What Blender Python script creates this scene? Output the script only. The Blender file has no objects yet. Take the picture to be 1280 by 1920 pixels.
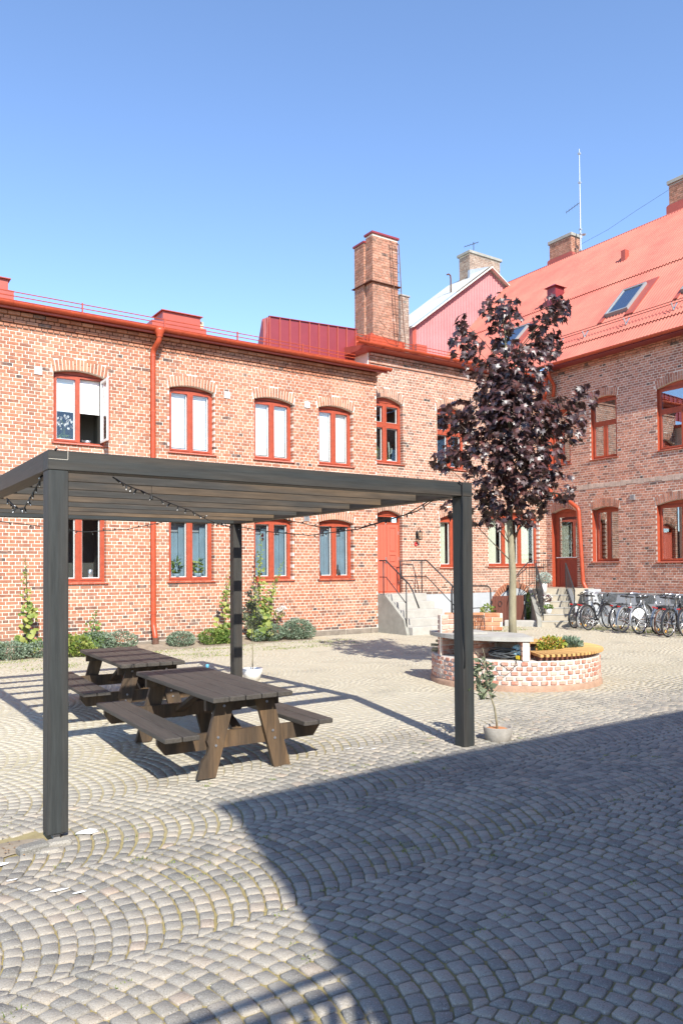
import bpy, math, random
import numpy as np
from mathutils import Vector, Matrix
R = math.radians
rnd = random.Random(7)
scene = bpy.context.scene
C = scene.collection

# ---------------------------------------------------------------- camera
CAM_H = 1.87
yaw, pitch, roll = R(34.2193), R(1.28889), R(-0.41965)
cy_, sy_ = math.cos(yaw), math.sin(yaw)
f0 = Vector((sy_, cy_, 0)); r0 = Vector((cy_, -sy_, 0)); u0 = Vector((0, 0, 1))
f2 = f0*math.cos(pitch)+u0*math.sin(pitch); u2 = -f0*math.sin(pitch)+u0*math.cos(pitch)
r3 = r0*math.cos(roll)+u2*math.sin(roll); u3 = -r0*math.sin(roll)+u2*math.cos(roll)
cam_d = bpy.data.cameras.new('camera'); cam = bpy.data.objects.new('camera', cam_d); C.objects.link(cam)
m = Matrix.Identity(4)
for i in range(3):
    m[i][0] = r3[i]; m[i][1] = u3[i]; m[i][2] = -f2[i]
m[2][3] = CAM_H
cam.matrix_world = m
cam_d.sensor_fit = 'VERTICAL'; cam_d.sensor_height = 36; cam_d.sensor_width = 24
cam_d.lens = 27.024; cam_d.shift_y = 0.03995
cam_d.clip_start = 0.1; cam_d.clip_end = 2000
scene.camera = cam

# ---------------------------------------------------------------- sky, sun, exposure
SUN_DIR = Vector((0.25, 0.97, -0.80)).normalized()      # direction the light travels
sun_el = math.asin(-SUN_DIR.z); sun_az = math.atan2(-SUN_DIR.x, -SUN_DIR.y)
w = bpy.data.worlds.new('World'); scene.world = w; w.use_nodes = True
nt = w.node_tree; bg = nt.nodes['Background']
sky = nt.nodes.new('ShaderNodeTexSky'); sky.sky_type = 'NISHITA'; sky.sun_disc = False
sky.sun_elevation = sun_el; sky.sun_rotation = sun_az % (2*math.pi)
sky.air_density = 0.8; sky.dust_density = 0.15; sky.ozone_density = 1.3; sky.altitude = 0
tint = nt.nodes.new('ShaderNodeVectorMath'); tint.operation = 'MULTIPLY'; tint.inputs[1].default_value = (1.0, 1.07, 1.16)
nt.links.new(sky.outputs[0], tint.inputs[0]); nt.links.new(tint.outputs[0], bg.inputs[0]); bg.inputs[1].default_value = 0.15
sl = bpy.data.lights.new('sun', 'SUN'); sl.energy = 4.3; sl.angle = R(0.53); sl.color = (1, 0.96, 0.87)
so = bpy.data.objects.new('sun', sl); C.objects.link(so)
so.rotation_euler = SUN_DIR.to_track_quat('-Z', 'Y').to_euler(); so.location = (-5, -20, 20)
vs = scene.view_settings; vs.view_transform = 'Standard'; vs.look = 'None'; vs.gamma = 1; vs.use_curve_mapping = False
vs.exposure = 0.94
scene.render.engine = 'CYCLES'

# ---------------------------------------------------------------- helpers
def project(x, y, z):
    d = Vector((x, y, z-CAM_H)); k = d.dot(f2)
    if k < 0.05: return None
    return 640+1441.32*d.dot(r3)/k, 1036.7-1441.32*d.dot(u3)/k, k

def gz(x, y):
    """height of the yard: it rises gently away from the front post"""
    s = min(max((x-1)/4.6, (y-6)/5.0, 0.0), 1.0)
    return 0.12*s*s*(3-2*s)

class MB:
    """collects shapes, one mesh; per-face random attribute"""
    def __init__(s): s.v = []; s.f = []; s.r = []; s.mi = []; s.cur = 0; s.smooth = False
    def add(s, vs, fs, r=None, mi=None):
        b = len(s.v); s.v += [tuple(p) for p in vs]
        if r is None: r = rnd.random()
        for f in fs:
            s.f.append([i+b for i in f]); s.r.append(r); s.mi.append(s.cur if mi is None else mi)
        return s
    def box(s, x0, x1, y0, y1, z0, z1, r=None, mi=None):
        return s.add([(x0,y0,z0),(x1,y0,z0),(x1,y1,z0),(x0,y1,z0),(x0,y0,z1),(x1,y0,z1),(x1,y1,z1),(x0,y1,z1)],
              [(0,3,2,1),(4,5,6,7),(0,1,5,4),(1,2,6,5),(2,3,7,6),(3,0,4,7)], r, mi)
    def bbox(s, x0, x1, y0, y1, z0, z1, b=.006, r=None):
        """bevelled box"""
        P = []
        for z, i in ((z0, b), (z0+b, 0), (z1-b, 0), (z1, b)):
            a0, a1, c0, c1 = x0+i, x1-i, y0+i, y1-i
            P += [(a0+b,c0,z),(a1-b,c0,z),(a1,c0+b,z),(a1,c1-b,z),(a1-b,c1,z),(a0+b,c1,z),(a0,c1-b,z),(a0,c0+b,z)]
        F = [tuple(reversed(range(8))), tuple(range(24, 32))]
        for k in range(3):
            for j in range(8):
                F.append((k*8+j, k*8+(j+1) % 8, k*8+8+(j+1) % 8, k*8+8+j))
        return s.add(P, F, r)
    def quad(s, a, b, c, d, r=None, mi=None): return s.add([a,b,c,d], [(0,1,2,3)], r, mi)
    def prism(s, pts, z0, z1, r=None):
        n = len(pts)
        return s.add([(p[0],p[1],z0) for p in pts]+[(p[0],p[1],z1) for p in pts],
              [tuple(reversed(range(n))), tuple(range(n, 2*n))]+[(i,(i+1) % n,n+(i+1) % n,n+i) for i in range(n)], r)
    def prism_y(s, pts, y0, y1, r=None):
        """polygon in x,z extruded along y (pts counter-clockwise seen from -y)"""
        n = len(pts)
        return s.add([(p[0],y0,p[1]) for p in pts]+[(p[0],y1,p[1]) for p in pts],
              [tuple(range(n)), tuple(reversed(range(n, 2*n)))]+[((i+1) % n,i,n+i,n+(i+1) % n) for i in range(n)], r)
    def prism_x(s, pts, x0, x1, r=None):
        n = len(pts)
        return s.add([(x0,p[0],p[1]) for p in pts]+[(x1,p[0],p[1]) for p in pts],
              [tuple(reversed(range(n))), tuple(range(n, 2*n))]+[(i,(i+1) % n,n+(i+1) % n,n+i) for i in range(n)], r)
    def obox(s, c, ax, ay, az, r=None):
        c = Vector(c); ax = Vector(ax); ay = Vector(ay); az = Vector(az)
        P = [c+sx*ax+sy*ay+sz*az for sz in (-1,1) for sx, sy in ((-1,-1),(1,-1),(1,1),(-1,1))]
        return s.add(P, [(0,3,2,1),(4,5,6,7),(0,1,5,4),(1,2,6,5),(2,3,7,6),(3,0,4,7)], r)
    def bar(s, a, b, wd, th, up=(0,0,1), r=None):
        a = Vector(a); b = Vector(b); d = (b-a); L = d.length; d.normalize()
        side = d.cross(Vector(up)); side.normalize(); u = side.cross(d)
        return s.obox((a+b)/2, d*L/2, side*wd/2, u*th/2, r)
    def tube(s, pts, rad, n=8, r=None, closed=False, caps=True):
        pts = [Vector(p) for p in pts]; m_ = len(pts); P = []; F = []
        rads = rad if isinstance(rad, (list, tuple)) else [rad]*m_
        prev = None
        for i, p in enumerate(pts):
            if closed: t = pts[(i+1) % m_]-pts[i-1]
            else: t = pts[min(i+1, m_-1)]-pts[max(i-1, 0)]
            t.normalize()
            if prev is None:
                a = Vector((0,0,1)) if abs(t.z) < .9 else Vector((1,0,0))
                prev = (a-t*a.dot(t)).normalized()
            else: prev = (prev-t*prev.dot(t)).normalized()
            b = t.cross(prev)
            for j in range(n):
                a = 2*math.pi*j/n; P.append(p+rads[i]*(math.cos(a)*prev+math.sin(a)*b))
        for i in range(m_ if closed else m_-1):
            k = ((i+1) % m_)*n
            for j in range(n): F.append((i*n+j, i*n+(j+1) % n, k+(j+1) % n, k+j))
        if caps and not closed: F += [tuple(reversed(range(n))), tuple(range((m_-1)*n, m_*n))]
        return s.add(P, F, r)
    def lathe(s, prof, n=16, c=(0,0,0), r=None, a0=0, a1=2*math.pi):
        full = abs(a1-a0-2*math.pi) < 1e-4; k = n if full else n+1; P = []; F = []
        for rr, z in prof:
            for j in range(k):
                a = a0+(a1-a0)*j/n; P.append((c[0]+rr*math.cos(a), c[1]+rr*math.sin(a), c[2]+z))
        for i in range(len(prof)-1):
            for j in range(n):
                j2 = (j+1) % k; F.append((i*k+j, i*k+j2, (i+1)*k+j2, (i+1)*k+j))
        return s.add(P, F, r)
    def build(s, name, mats, parent=None, smooth=False, loc=None, rotz=0):
        me = mesh_of(s, name, mats, smooth)
        return link(name, me, parent, loc, rotz)

def mesh_of(s, name, mats, smooth=False):
    me = bpy.data.meshes.new(name); me.from_pydata(s.v, [], s.f)
    for mt in (mats if isinstance(mats, (list, tuple)) else [mats]): me.materials.append(mt)
    at = me.attributes.new('rnd', 'FLOAT', 'FACE'); at.data.foreach_set('value', np.array(s.r, dtype=np.float32))
    me.polygons.foreach_set('material_index', s.mi)
    if smooth: me.polygons.foreach_set('use_smooth', [True]*len(s.f))
    me.update(); return me

def link(name, data, parent=None, loc=None, rotz=0):
    o = bpy.data.objects.new(name, data); C.objects.link(o)
    if parent is not None: o.parent = parent
    if loc is not None: o.location = loc
    if rotz: o.rotation_euler = (0, 0, rotz)
    return o
def tag(o, label=None, cat=None, group=None, kind=None):
    if label: o['label'] = label
    if cat: o['category'] = cat
    if group: o['group'] = group
    if kind: o['kind'] = kind
    return o
def thing(name, label, cat, loc=(0,0,0), rotz=0, group=None):
    o = link(name, None, None, loc, rotz); o.empty_display_size = .2
    return tag(o, label, cat, group)
def copy_tree(o, parent=None):
    c = o.copy(); C.objects.link(c)
    if parent is not None: c.parent = parent
    for ch in o.children: copy_tree(ch, c)
    return c

# ---------------------------------------------------------------- materials
def mat(name, col, rough=.6, spec=.5, metal=0, noise=0, nscale=8, bump=0, bscale=40, rv=0, coat=0, col2=None, stretch=None):
    """plain principled; noise = amount of colour mottling toward col2; rv = value variation by the rnd attribute"""
    mt = bpy.data.materials.new(name); mt.use_nodes = True; n = mt.node_tree; L = n.links; b = n.nodes['Principled BSDF']
    b.inputs['Roughness'].default_value = rough; b.inputs['Specular IOR Level'].default_value = spec
    b.inputs['Metallic'].default_value = metal; b.inputs['Coat Weight'].default_value = coat
    tc = n.nodes.new('ShaderNodeTexCoord'); src = tc.outputs['Object']
    if stretch:
        mp = n.nodes.new('ShaderNodeMapping'); L.new(src, mp.inputs[0]); mp.inputs['Scale'].default_value = stretch; src = mp.outputs[0]
    out = None
    if noise:
        ns = n.nodes.new('ShaderNodeTexNoise'); ns.inputs['Scale'].default_value = nscale; ns.inputs['Detail'].default_value = 6; ns.inputs['Roughness'].default_value = .65
        L.new(src, ns.inputs['Vector'])
        mr = n.nodes.new('ShaderNodeMapRange'); mr.inputs[1].default_value = .32; mr.inputs[2].default_value = .68; L.new(ns.outputs[0], mr.inputs[0])
        mx = n.nodes.new('ShaderNodeMix'); mx.data_type = 'RGBA'
        c2 = col2 or tuple(c*(1-noise) for c in col)
        mx.inputs[6].default_value = (*col, 1); mx.inputs[7].default_value = (*c2, 1)
        L.new(mr.outputs[0], mx.inputs[0]); out = mx.outputs[2]
    if rv:
        at = n.nodes.new('ShaderNodeAttribute'); at.attribute_name = 'rnd'
        m2 = n.nodes.new('ShaderNodeMapRange'); m2.inputs[3].default_value = 1-rv; m2.inputs[4].default_value = 1+rv; L.new(at.outputs['Fac'], m2.inputs[0])
        vm = n.nodes.new('ShaderNodeVectorMath'); vm.operation = 'SCALE'
        if out: L.new(out, vm.inputs[0])
        else: vm.inputs[0].default_value = col
        L.new(m2.outputs[0], vm.inputs['Scale']); out = vm.outputs[0]
    if out: L.new(out, b.inputs['Base Color'])
    else: b.inputs['Base Color'].default_value = (*col, 1)
    if bump:
        nb = n.nodes.new('ShaderNodeTexNoise'); nb.inputs['Scale'].default_value = bscale; nb.inputs['Detail'].default_value = 5; L.new(src, nb.inputs['Vector'])
        bp = n.nodes.new('ShaderNodeBump'); bp.inputs['Strength'].default_value = bump; bp.inputs['Distance'].default_value = .01
        L.new(nb.outputs[0], bp.inputs['Height']); L.new(bp.outputs[0], b.inputs['Normal'])
    return mt

def ramp_mat(name, stops, rough=.85, sand=None, streak=None, dirt=None, mott=None, mscale=14, speck=0, bump=.4, bscale=60, patch=None, pscale=.5, pamt=.5):
    """colour picked per piece by the rnd attribute, mottled inside the piece, with larger weather patches"""
    mt = bpy.data.materials.new(name); mt.use_nodes = True; n = mt.node_tree; L = n.links; b = n.nodes['Principled BSDF']
    b.inputs['Roughness'].default_value = rough; b.inputs['Specular IOR Level'].default_value = .25
    at = n.nodes.new('ShaderNodeAttribute'); at.attribute_name = 'rnd'
    rp = n.nodes.new('ShaderNodeValToRGB'); cr = rp.color_ramp
    while len(cr.elements) < len(stops): cr.elements.new(.5)
    for e, (p, c) in zip(cr.elements, stops): e.position = p; e.color = (*c, 1)
    L.new(at.outputs['Fac'], rp.inputs[0]); out = rp.outputs[0]
    geo = n.nodes.new('ShaderNodeNewGeometry')
    def nz(scale, det=6):
        x = n.nodes.new('ShaderNodeTexNoise'); x.inputs['Scale'].default_value = scale; x.inputs['Detail'].default_value = det
        L.new(geo.outputs['Position'], x.inputs['Vector']); return x.outputs[0]
    def mixin(fac, lo, hi, amt, c):
        nonlocal out
        mr = n.nodes.new('ShaderNodeMapRange'); mr.inputs[1].default_value = lo; mr.inputs[2].default_value = hi; mr.inputs[4].default_value = amt
        L.new(fac, mr.inputs[0]); mx = n.nodes.new('ShaderNodeMix'); mx.data_type = 'RGBA'
        L.new(mr.outputs[0], mx.inputs[0]); L.new(out, mx.inputs[6]); mx.inputs[7].default_value = (*c, 1); out = mx.outputs[2]
    if mott: mixin(nz(mscale), .45, .75, .75, mott)
    if patch: mixin(nz(pscale, 4), .5, .72, pamt, patch)
    if sand:
        sp = n.nodes.new('ShaderNodeSeparateXYZ'); L.new(geo.outputs['Position'], sp.inputs[0])
        ad = n.nodes.new('ShaderNodeMath'); ad.operation = 'MULTIPLY_ADD'; L.new(nz(.6, 4), ad.inputs[0]); ad.inputs[1].default_value = 4.0; L.new(sp.outputs[1], ad.inputs[2])
        mixin(ad.outputs[0], 7.2, 10.4, .78, sand)
    if streak:
        mp = n.nodes.new('ShaderNodeMapping'); mp.inputs['Scale'].default_value = (1.6, 1.6, .16); L.new(geo.outputs['Position'], mp.inputs[0])
        sn = n.nodes.new('ShaderNodeTexNoise'); sn.inputs['Scale'].default_value = 1.6; sn.inputs['Detail'].default_value = 5; L.new(mp.outputs[0], sn.inputs['Vector'])
        mixin(sn.outputs[0], .5, .72, .42, streak)
    if dirt: mixin(nz(1.1, 5), .55, .75, .5, dirt)
    if speck:
        mixin(nz(speck, 2), .56, .7, .32, (.6,.57,.53)); mixin(nz(speck*1.3, 2), .42, .3, .6, (.03, .03, .035))
    L.new(out, b.inputs['Base Color'])
    if bump:
        bp = n.nodes.new('ShaderNodeBump'); bp.inputs['Strength'].default_value = bump; bp.inputs['Distance'].default_value = .006
        L.new(nz(bscale, 4), bp.inputs['Height']); L.new(bp.outputs[0], b.inputs['Normal'])
    return mt

BRICK_L = ramp_mat('brick_orange', [(0,(.09,.065,.06)),(.10,(.18,.085,.06)),(.22,(.29,.12,.075)),(.45,(.36,.142,.082)),(.7,(.42,.172,.098)),(.88,(.47,.225,.14)),(1,(.52,.32,.23))],
                   streak=(.22,.12,.085), mott=(.46,.225,.14), mscale=9, patch=(.54,.34,.24), pscale=.8, pamt=.3)
BRICK_M = ramp_mat('brick_mid', [(0,(.06,.05,.045)),(.14,(.15,.085,.06)),(.35,(.29,.14,.09)),(.6,(.38,.17,.11)),(.85,(.46,.23,.15)),(1,(.52,.34,.26))],
                   streak=(.22,.12,.085), mott=(.50,.31,.23), mscale=9, patch=(.56,.38,.30), pscale=.6, pamt=.25)
BRICK_R = ramp_mat('brick_brown', [(0,(.07,.055,.05)),(.14,(.17,.09,.07)),(.32,(.34,.14,.09)),(.62,(.47,.195,.125)),(.85,(.54,.25,.165)),(1,(.58,.36,.26))],
                   streak=(.22,.12,.085), mott=(.42,.24,.18), mscale=9, patch=(.50,.33,.27), pscale=.6, pamt=.22)
MORTAR_L = mat('mortar_pale', (.80,.73,.62), .95, .2, noise=.15, nscale=3, bump=.5, bscale=90)
MORTAR_R = mat('mortar_buff', (.82,.72,.61), .95, .2, noise=.25, nscale=3, bump=.5, bscale=90)
RED = mat('red_paint', (.40,.072,.032), .5, .45, noise=.28, nscale=9, bump=.15)
REDPIPE = mat('red_enamel', (.48,.078,.030), .42, .45, noise=.28, nscale=6)
DARKRED = mat('dark_red_metal', (.24,.035,.04), .35, .5, noise=.12, nscale=3)
REDMETAL = mat('red_roof_metal', (.40,.085,.055), .42, .5, noise=.18, nscale=2)
PINKROOF = mat('faded_red_sheet', (.50,.165,.115), .6, .35, noise=.3, nscale=.9, col2=(.46,.115,.085))
PINKWALL = mat('pale_red_sheet', (.48,.20,.20), .6, .4, noise=.2, nscale=1)
WHITE = mat('white_paint', (.8,.79,.77), .5, .4)
BLIND = mat('blind_fabric', (.86,.86,.85), .8, .2)
GREYROOF = mat('pale_grey_sheet', (.56,.55,.50), .6, .4, noise=.15, nscale=1.5)
CONC = mat('concrete', (.34,.33,.29), .9, .25, noise=.25, nscale=4, bump=.3, bscale=50)
CONCW = mat('pale_concrete', (.43,.41,.37), .85, .25, noise=.22, nscale=5, bump=.25, bscale=50)
PLINTH = mat('grey_plaster', (.43,.45,.47), .9, .25, noise=.15, nscale=2, bump=.2)
STONE = mat('plinth_stone', (.26,.22,.18), .9, .25, noise=.4, nscale=5, bump=.6, bscale=25)
BLACK = mat('black_iron', (.025,.027,.03), .45, .5, bump=.1)
BLACKP = mat('black_rubber', (.02,.02,.02), .55, .4)
RUST = mat('rusty_iron', (.16,.08,.055), .8, .3, noise=.4, nscale=20)
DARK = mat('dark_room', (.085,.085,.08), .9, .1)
ROOM = mat('room_wall', (.20,.195,.18), .9, .1)
CURT_B = mat('blue_grey_curtain', (.26,.36,.43), .9, .1, noise=.2, nscale=3)
CURT_G = mat('linen_curtain', (.62,.62,.50), .9, .1)
GALV = mat('galvanised', (.55,.56,.57), .4, .5, metal=.6, noise=.2, nscale=20)
SILVER = mat('silver_metal', (.62,.63,.65), .3, .5, metal=.85)
CERAM = mat('white_ceramic', (.78,.76,.72), .35, .5)
TERRA = mat('terracotta', (.50,.22,.10), .85, .2)
POTG = mat('cast_stone_pot', (.34,.31,.27), .85, .2, noise=.25, nscale=18, bump=.3)
SOIL = mat('soil', (.16,.12,.085), 1, .1, noise=.4, nscale=12, bump=.8, bscale=40)
DIRT = mat('dry_dirt', (.34,.28,.21), 1, .1, noise=.35, nscale=5, bump=.7, bscale=50)
OAK = mat('oiled_larch', (.62,.36,.13), .55, .4, noise=.22, nscale=3, stretch=(3,14,14), rv=.14)
BARK = mat('pale_bark', (.34,.30,.20), .85, .2, noise=.35, nscale=14, stretch=(1,1,.3), bump=.5)
DARKWOOD = mat('brown_stained_boards', (.14,.05,.035), .6, .4, noise=.25, nscale=4, stretch=(8,8,.6))
CREAM = mat('cream_brick', (.62,.5,.36), .9, .2, noise=.3, nscale=9)
OLDBRICK = ramp_mat('sooty_brick', [(0,(.12,.10,.085)),(.5,(.30,.20,.15)),(1,(.42,.33,.26))], mott=(.45,.42,.36))

def wood_mat(name, base, patch, stretch, amt=.75, rough=.6):
    mt = bpy.data.materials.new(name); mt.use_nodes = True; n = mt.node_tree; L = n.links; b = n.nodes['Principled BSDF']
    b.inputs['Roughness'].default_value = rough; b.inputs['Specular IOR Level'].default_value = .35
    tc = n.nodes.new('ShaderNodeTexCoord'); at = n.nodes.new('ShaderNodeAttribute'); at.attribute_name = 'rnd'
    ad = n.nodes.new('ShaderNodeVectorMath'); ad.operation = 'MULTIPLY_ADD'
    L.new(at.outputs['Fac'], ad.inputs[0]); ad.inputs[1].default_value = (37, 19, 53); L.new(tc.outputs['Object'], ad.inputs[2])
    oi = n.nodes.new('ShaderNodeObjectInfo'); a2 = n.nodes.new('ShaderNodeVectorMath'); a2.operation = 'MULTIPLY_ADD'
    L.new(oi.outputs['Random'], a2.inputs[0]); a2.inputs[1].default_value = (17, 29, 13); L.new(ad.outputs[0], a2.inputs[2])
    mp = n.nodes.new('ShaderNodeMapping'); mp.inputs['Scale'].default_value = stretch; L.new(a2.outputs[0], mp.inputs[0])
    g = n.nodes.new('ShaderNodeTexNoise'); g.inputs['Scale'].default_value = 6; g.inputs['Detail'].default_value = 8; g.inputs['Roughness'].default_value = .7; L.new(mp.outputs[0], g.inputs['Vector'])
    p = n.nodes.new('ShaderNodeTexNoise'); p.inputs['Scale'].default_value = .9; p.inputs['Detail'].default_value = 4; L.new(mp.outputs[0], p.inputs['Vector'])
    m1 = n.nodes.new('ShaderNodeMapRange'); m1.inputs[1].default_value = .42; m1.inputs[2].default_value = .66; m1.inputs[4].default_value = amt; L.new(p.outputs[0], m1.inputs[0])
    mx = n.nodes.new('ShaderNodeMix'); mx.data_type = 'RGBA'; mx.inputs[6].default_value = (*base, 1); mx.inputs[7].default_value = (*patch, 1); L.new(m1.outputs[0], mx.inputs[0])
    m2 = n.nodes.new('ShaderNodeMapRange'); m2.inputs[1].default_value = .3; m2.inputs[2].default_value = .7; m2.inputs[3].default_value = .62; m2.inputs[4].default_value = 1.3; L.new(g.outputs[0], m2.inputs[0])
    vm = n.nodes.new('ShaderNodeVectorMath'); vm.operation = 'SCALE'; L.new(mx.outputs[2], vm.inputs[0]); L.new(m2.outputs[0], vm.inputs['Scale'])
    L.new(vm.outputs[0], b.inputs['Base Color'])
    bp = n.nodes.new('ShaderNodeBump'); bp.inputs['Strength'].default_value = .35; bp.inputs['Distance'].default_value = .004
    L.new(g.outputs[0], bp.inputs['Height']); L.new(bp.outputs[0], b.inputs['Normal'])
    return mt
PERG_X = wood_mat('pergola_stain_x', (.030,.033,.032), (.085,.058,.036), (.35,6,6), .6)
PERG_Y = wood_mat('pergola_stain_y', (.040,.034,.030), (.075,.050,.034), (6,.35,6), .6)
PERG_Z = wood_mat('pergola_stain_z', (.032,.035,.034), (.065,.046,.033), (6,6,.35), .45)
RAFT = wood_mat('rafter_stain', (.045,.042,.037), (.15,.095,.05), (.45,8,5), .85)
TOPW = wood_mat('tabletop_stain', (.060,.052,.044), (.085,.072,.058), (9,.5,9), .5)
LEGW = wood_mat('leg_stain', (.060,.042,.028), (.15,.09,.045), (7,7,.6), .8)

def glass_mat(name, tint=(.55,.6,.62), refl=.06):
    mt = bpy.data.materials.new(name); mt.use_nodes = True; n = mt.node_tree; L = n.links; n.nodes.clear()
    o = n.nodes.new('ShaderNodeOutputMaterial'); t = n.nodes.new('ShaderNodeBsdfTransparent'); t.inputs[0].default_value = (*tint, 1)
    g = n.nodes.new('ShaderNodeBsdfGlossy'); g.inputs['Roughness'].default_value = .015; g.inputs[0].default_value = (.95,.97,1,1)
    lw = n.nodes.new('ShaderNodeLayerWeight'); lw.inputs[0].default_value = .5
    pw_ = n.nodes.new('ShaderNodeMath'); pw_.operation = 'POWER'; L.new(lw.outputs['Facing'], pw_.inputs[0]); pw_.inputs[1].default_value = 3.2
    fr = n.nodes.new('ShaderNodeMath'); fr.operation = 'MULTIPLY_ADD'; L.new(pw_.outputs[0], fr.inputs[0]); fr.inputs[1].default_value = .8; fr.inputs[2].default_value = refl
    mx = n.nodes.new('ShaderNodeMixShader'); L.new(fr.outputs[0], mx.inputs[0]); L.new(t.outputs[0], mx.inputs[1]); L.new(g.outputs[0], mx.inputs[2])
    L.new(mx.outputs[0], o.inputs[0]); return mt
GLASS = glass_mat('window_glass', (.93,.95,.95), .05)
GLASSR = glass_mat('double_glazing', (.6,.63,.65), .38)

def leaf_mat(name, stops, rough=.5, trans=.25, spec=.4):
    mt = bpy.data.materials.new(name); mt.use_nodes = True; n = mt.node_tree; L = n.links; b = n.nodes['Principled BSDF']
    b.inputs['Roughness'].default_value = rough; b.inputs['Specular IOR Level'].default_value = spec
    at = n.nodes.new('ShaderNodeAttribute'); at.attribute_name = 'rnd'; oi = n.nodes.new('ShaderNodeObjectInfo')
    rp = n.nodes.new('ShaderNodeValToRGB'); cr = rp.color_ramp
    while len(cr.elements) < len(stops): cr.elements.new(.5)
    for e, (p, c) in zip(cr.elements, stops): e.position = p; e.color = (*c, 1)
    L.new(at.outputs['Fac'], rp.inputs[0]); L.new(rp.outputs[0], b.inputs['Base Color'])
    tr = n.nodes.new('ShaderNodeBsdfTranslucent'); L.new(rp.outputs[0], tr.inputs[0])
    mx = n.nodes.new('ShaderNodeMixShader'); mx.inputs[0].default_value = trans
    L.new(b.outputs[0], mx.inputs[1]); L.new(tr.outputs[0], mx.inputs[2]); L.new(mx.outputs[0], n.nodes['Material Output'].inputs[0])
    return mt
MAPLE = leaf_mat('purple_maple_leaf', [(0,(.034,.016,.016)),(.5,(.060,.024,.022)),(.85,(.072,.027,.024)),(1,(.13,.035,.026))], .44, .12, .95)
LAV = leaf_mat('grey_green_leaf', [(0,(.12,.17,.10)),(.5,(.20,.27,.18)),(1,(.30,.36,.27))], .7)
GREEN = leaf_mat('green_leaf', [(0,(.06,.12,.025)),(.5,(.13,.22,.045)),(1,(.26,.34,.08))], .55)
LIME = leaf_mat('yellow_green_leaf', [(0,(.10,.16,.03)),(.5,(.22,.29,.06)),(1,(.42,.42,.12))], .55, .35)
OLIVE = leaf_mat('olive_leaf', [(0,(.09,.12,.06)),(1,(.28,.31,.20))], .55)
FLAME = leaf_mat('yellow_orange_leaf', [(0,(.16,.24,.04)),(.5,(.38,.42,.06)),(.8,(.55,.42,.08)),(1,(.62,.22,.07))], .55, .3)
PETAL = leaf_mat('white_petal', [(0,(.75,.72,.68)),(1,(.85,.84,.8))], .6, .3)
PETALR = leaf_mat('dark_petal', [(0,(.05,.01,.015)),(1,(.12,.02,.03))], .6, .2)
STRAW = leaf_mat('dry_leaf', [(0,(.14,.08,.04)),(1,(.34,.20,.10))], .8, .1)
SILVG = leaf_mat('silver_leaf', [(0,(.40,.46,.40)),(1,(.68,.72,.66))], .7, .3)

# ================================================================ GROUND
GRAN = ramp_mat('granite_setts', [(0,(.19,.178,.155)),(.25,(.25,.228,.195)),(.6,(.30,.27,.225)),(.85,(.335,.295,.24)),(.97,(.355,.30,.235)),(1,(.36,.28,.215))],
                rough=.8, dirt=(.15,.135,.115), speck=130, bump=.55, bscale=55, sand=(.50,.45,.345), patch=(.36,.33,.28), pscale=.3, pamt=.45)
def joint_material():
    return ramp_mat('sett_joints', [(0,(.27,.215,.10)),(1,(.31,.255,.12))], rough=1, sand=(.48,.43,.325), mott=(.19,.145,.07), mscale=9, bump=.9, bscale=45, patch=(.36,.30,.12), pscale=1.4, pamt=.6)
JOINT = joint_material()
yard_edge = 60
def ground_sheet():
    b = MB(); xs = [-yard_edge,-20,-8]+[i*.25-4 for i in range(0,100)]+[26,60,160]; ys = [-60,-20,-8,-4,-1]+[i*.25 for i in range(0,76)]+[24,40,160]
    P = [(x,y,gz(x,y)-(.0135-.0115*min(max((y-5.4)/2.2,0),1))) for y in ys for x in xs]; n = len(xs)
    b.add(P, [(j*n+i, j*n+i+1, (j+1)*n+i+1, (j+1)*n+i) for j in range(len(ys)-1) for i in range(n-1)], .5)
    return b.build('yard_ground', JOINT, None, True)
ground = ground_sheet(); tag(ground, kind='structure')

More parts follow.
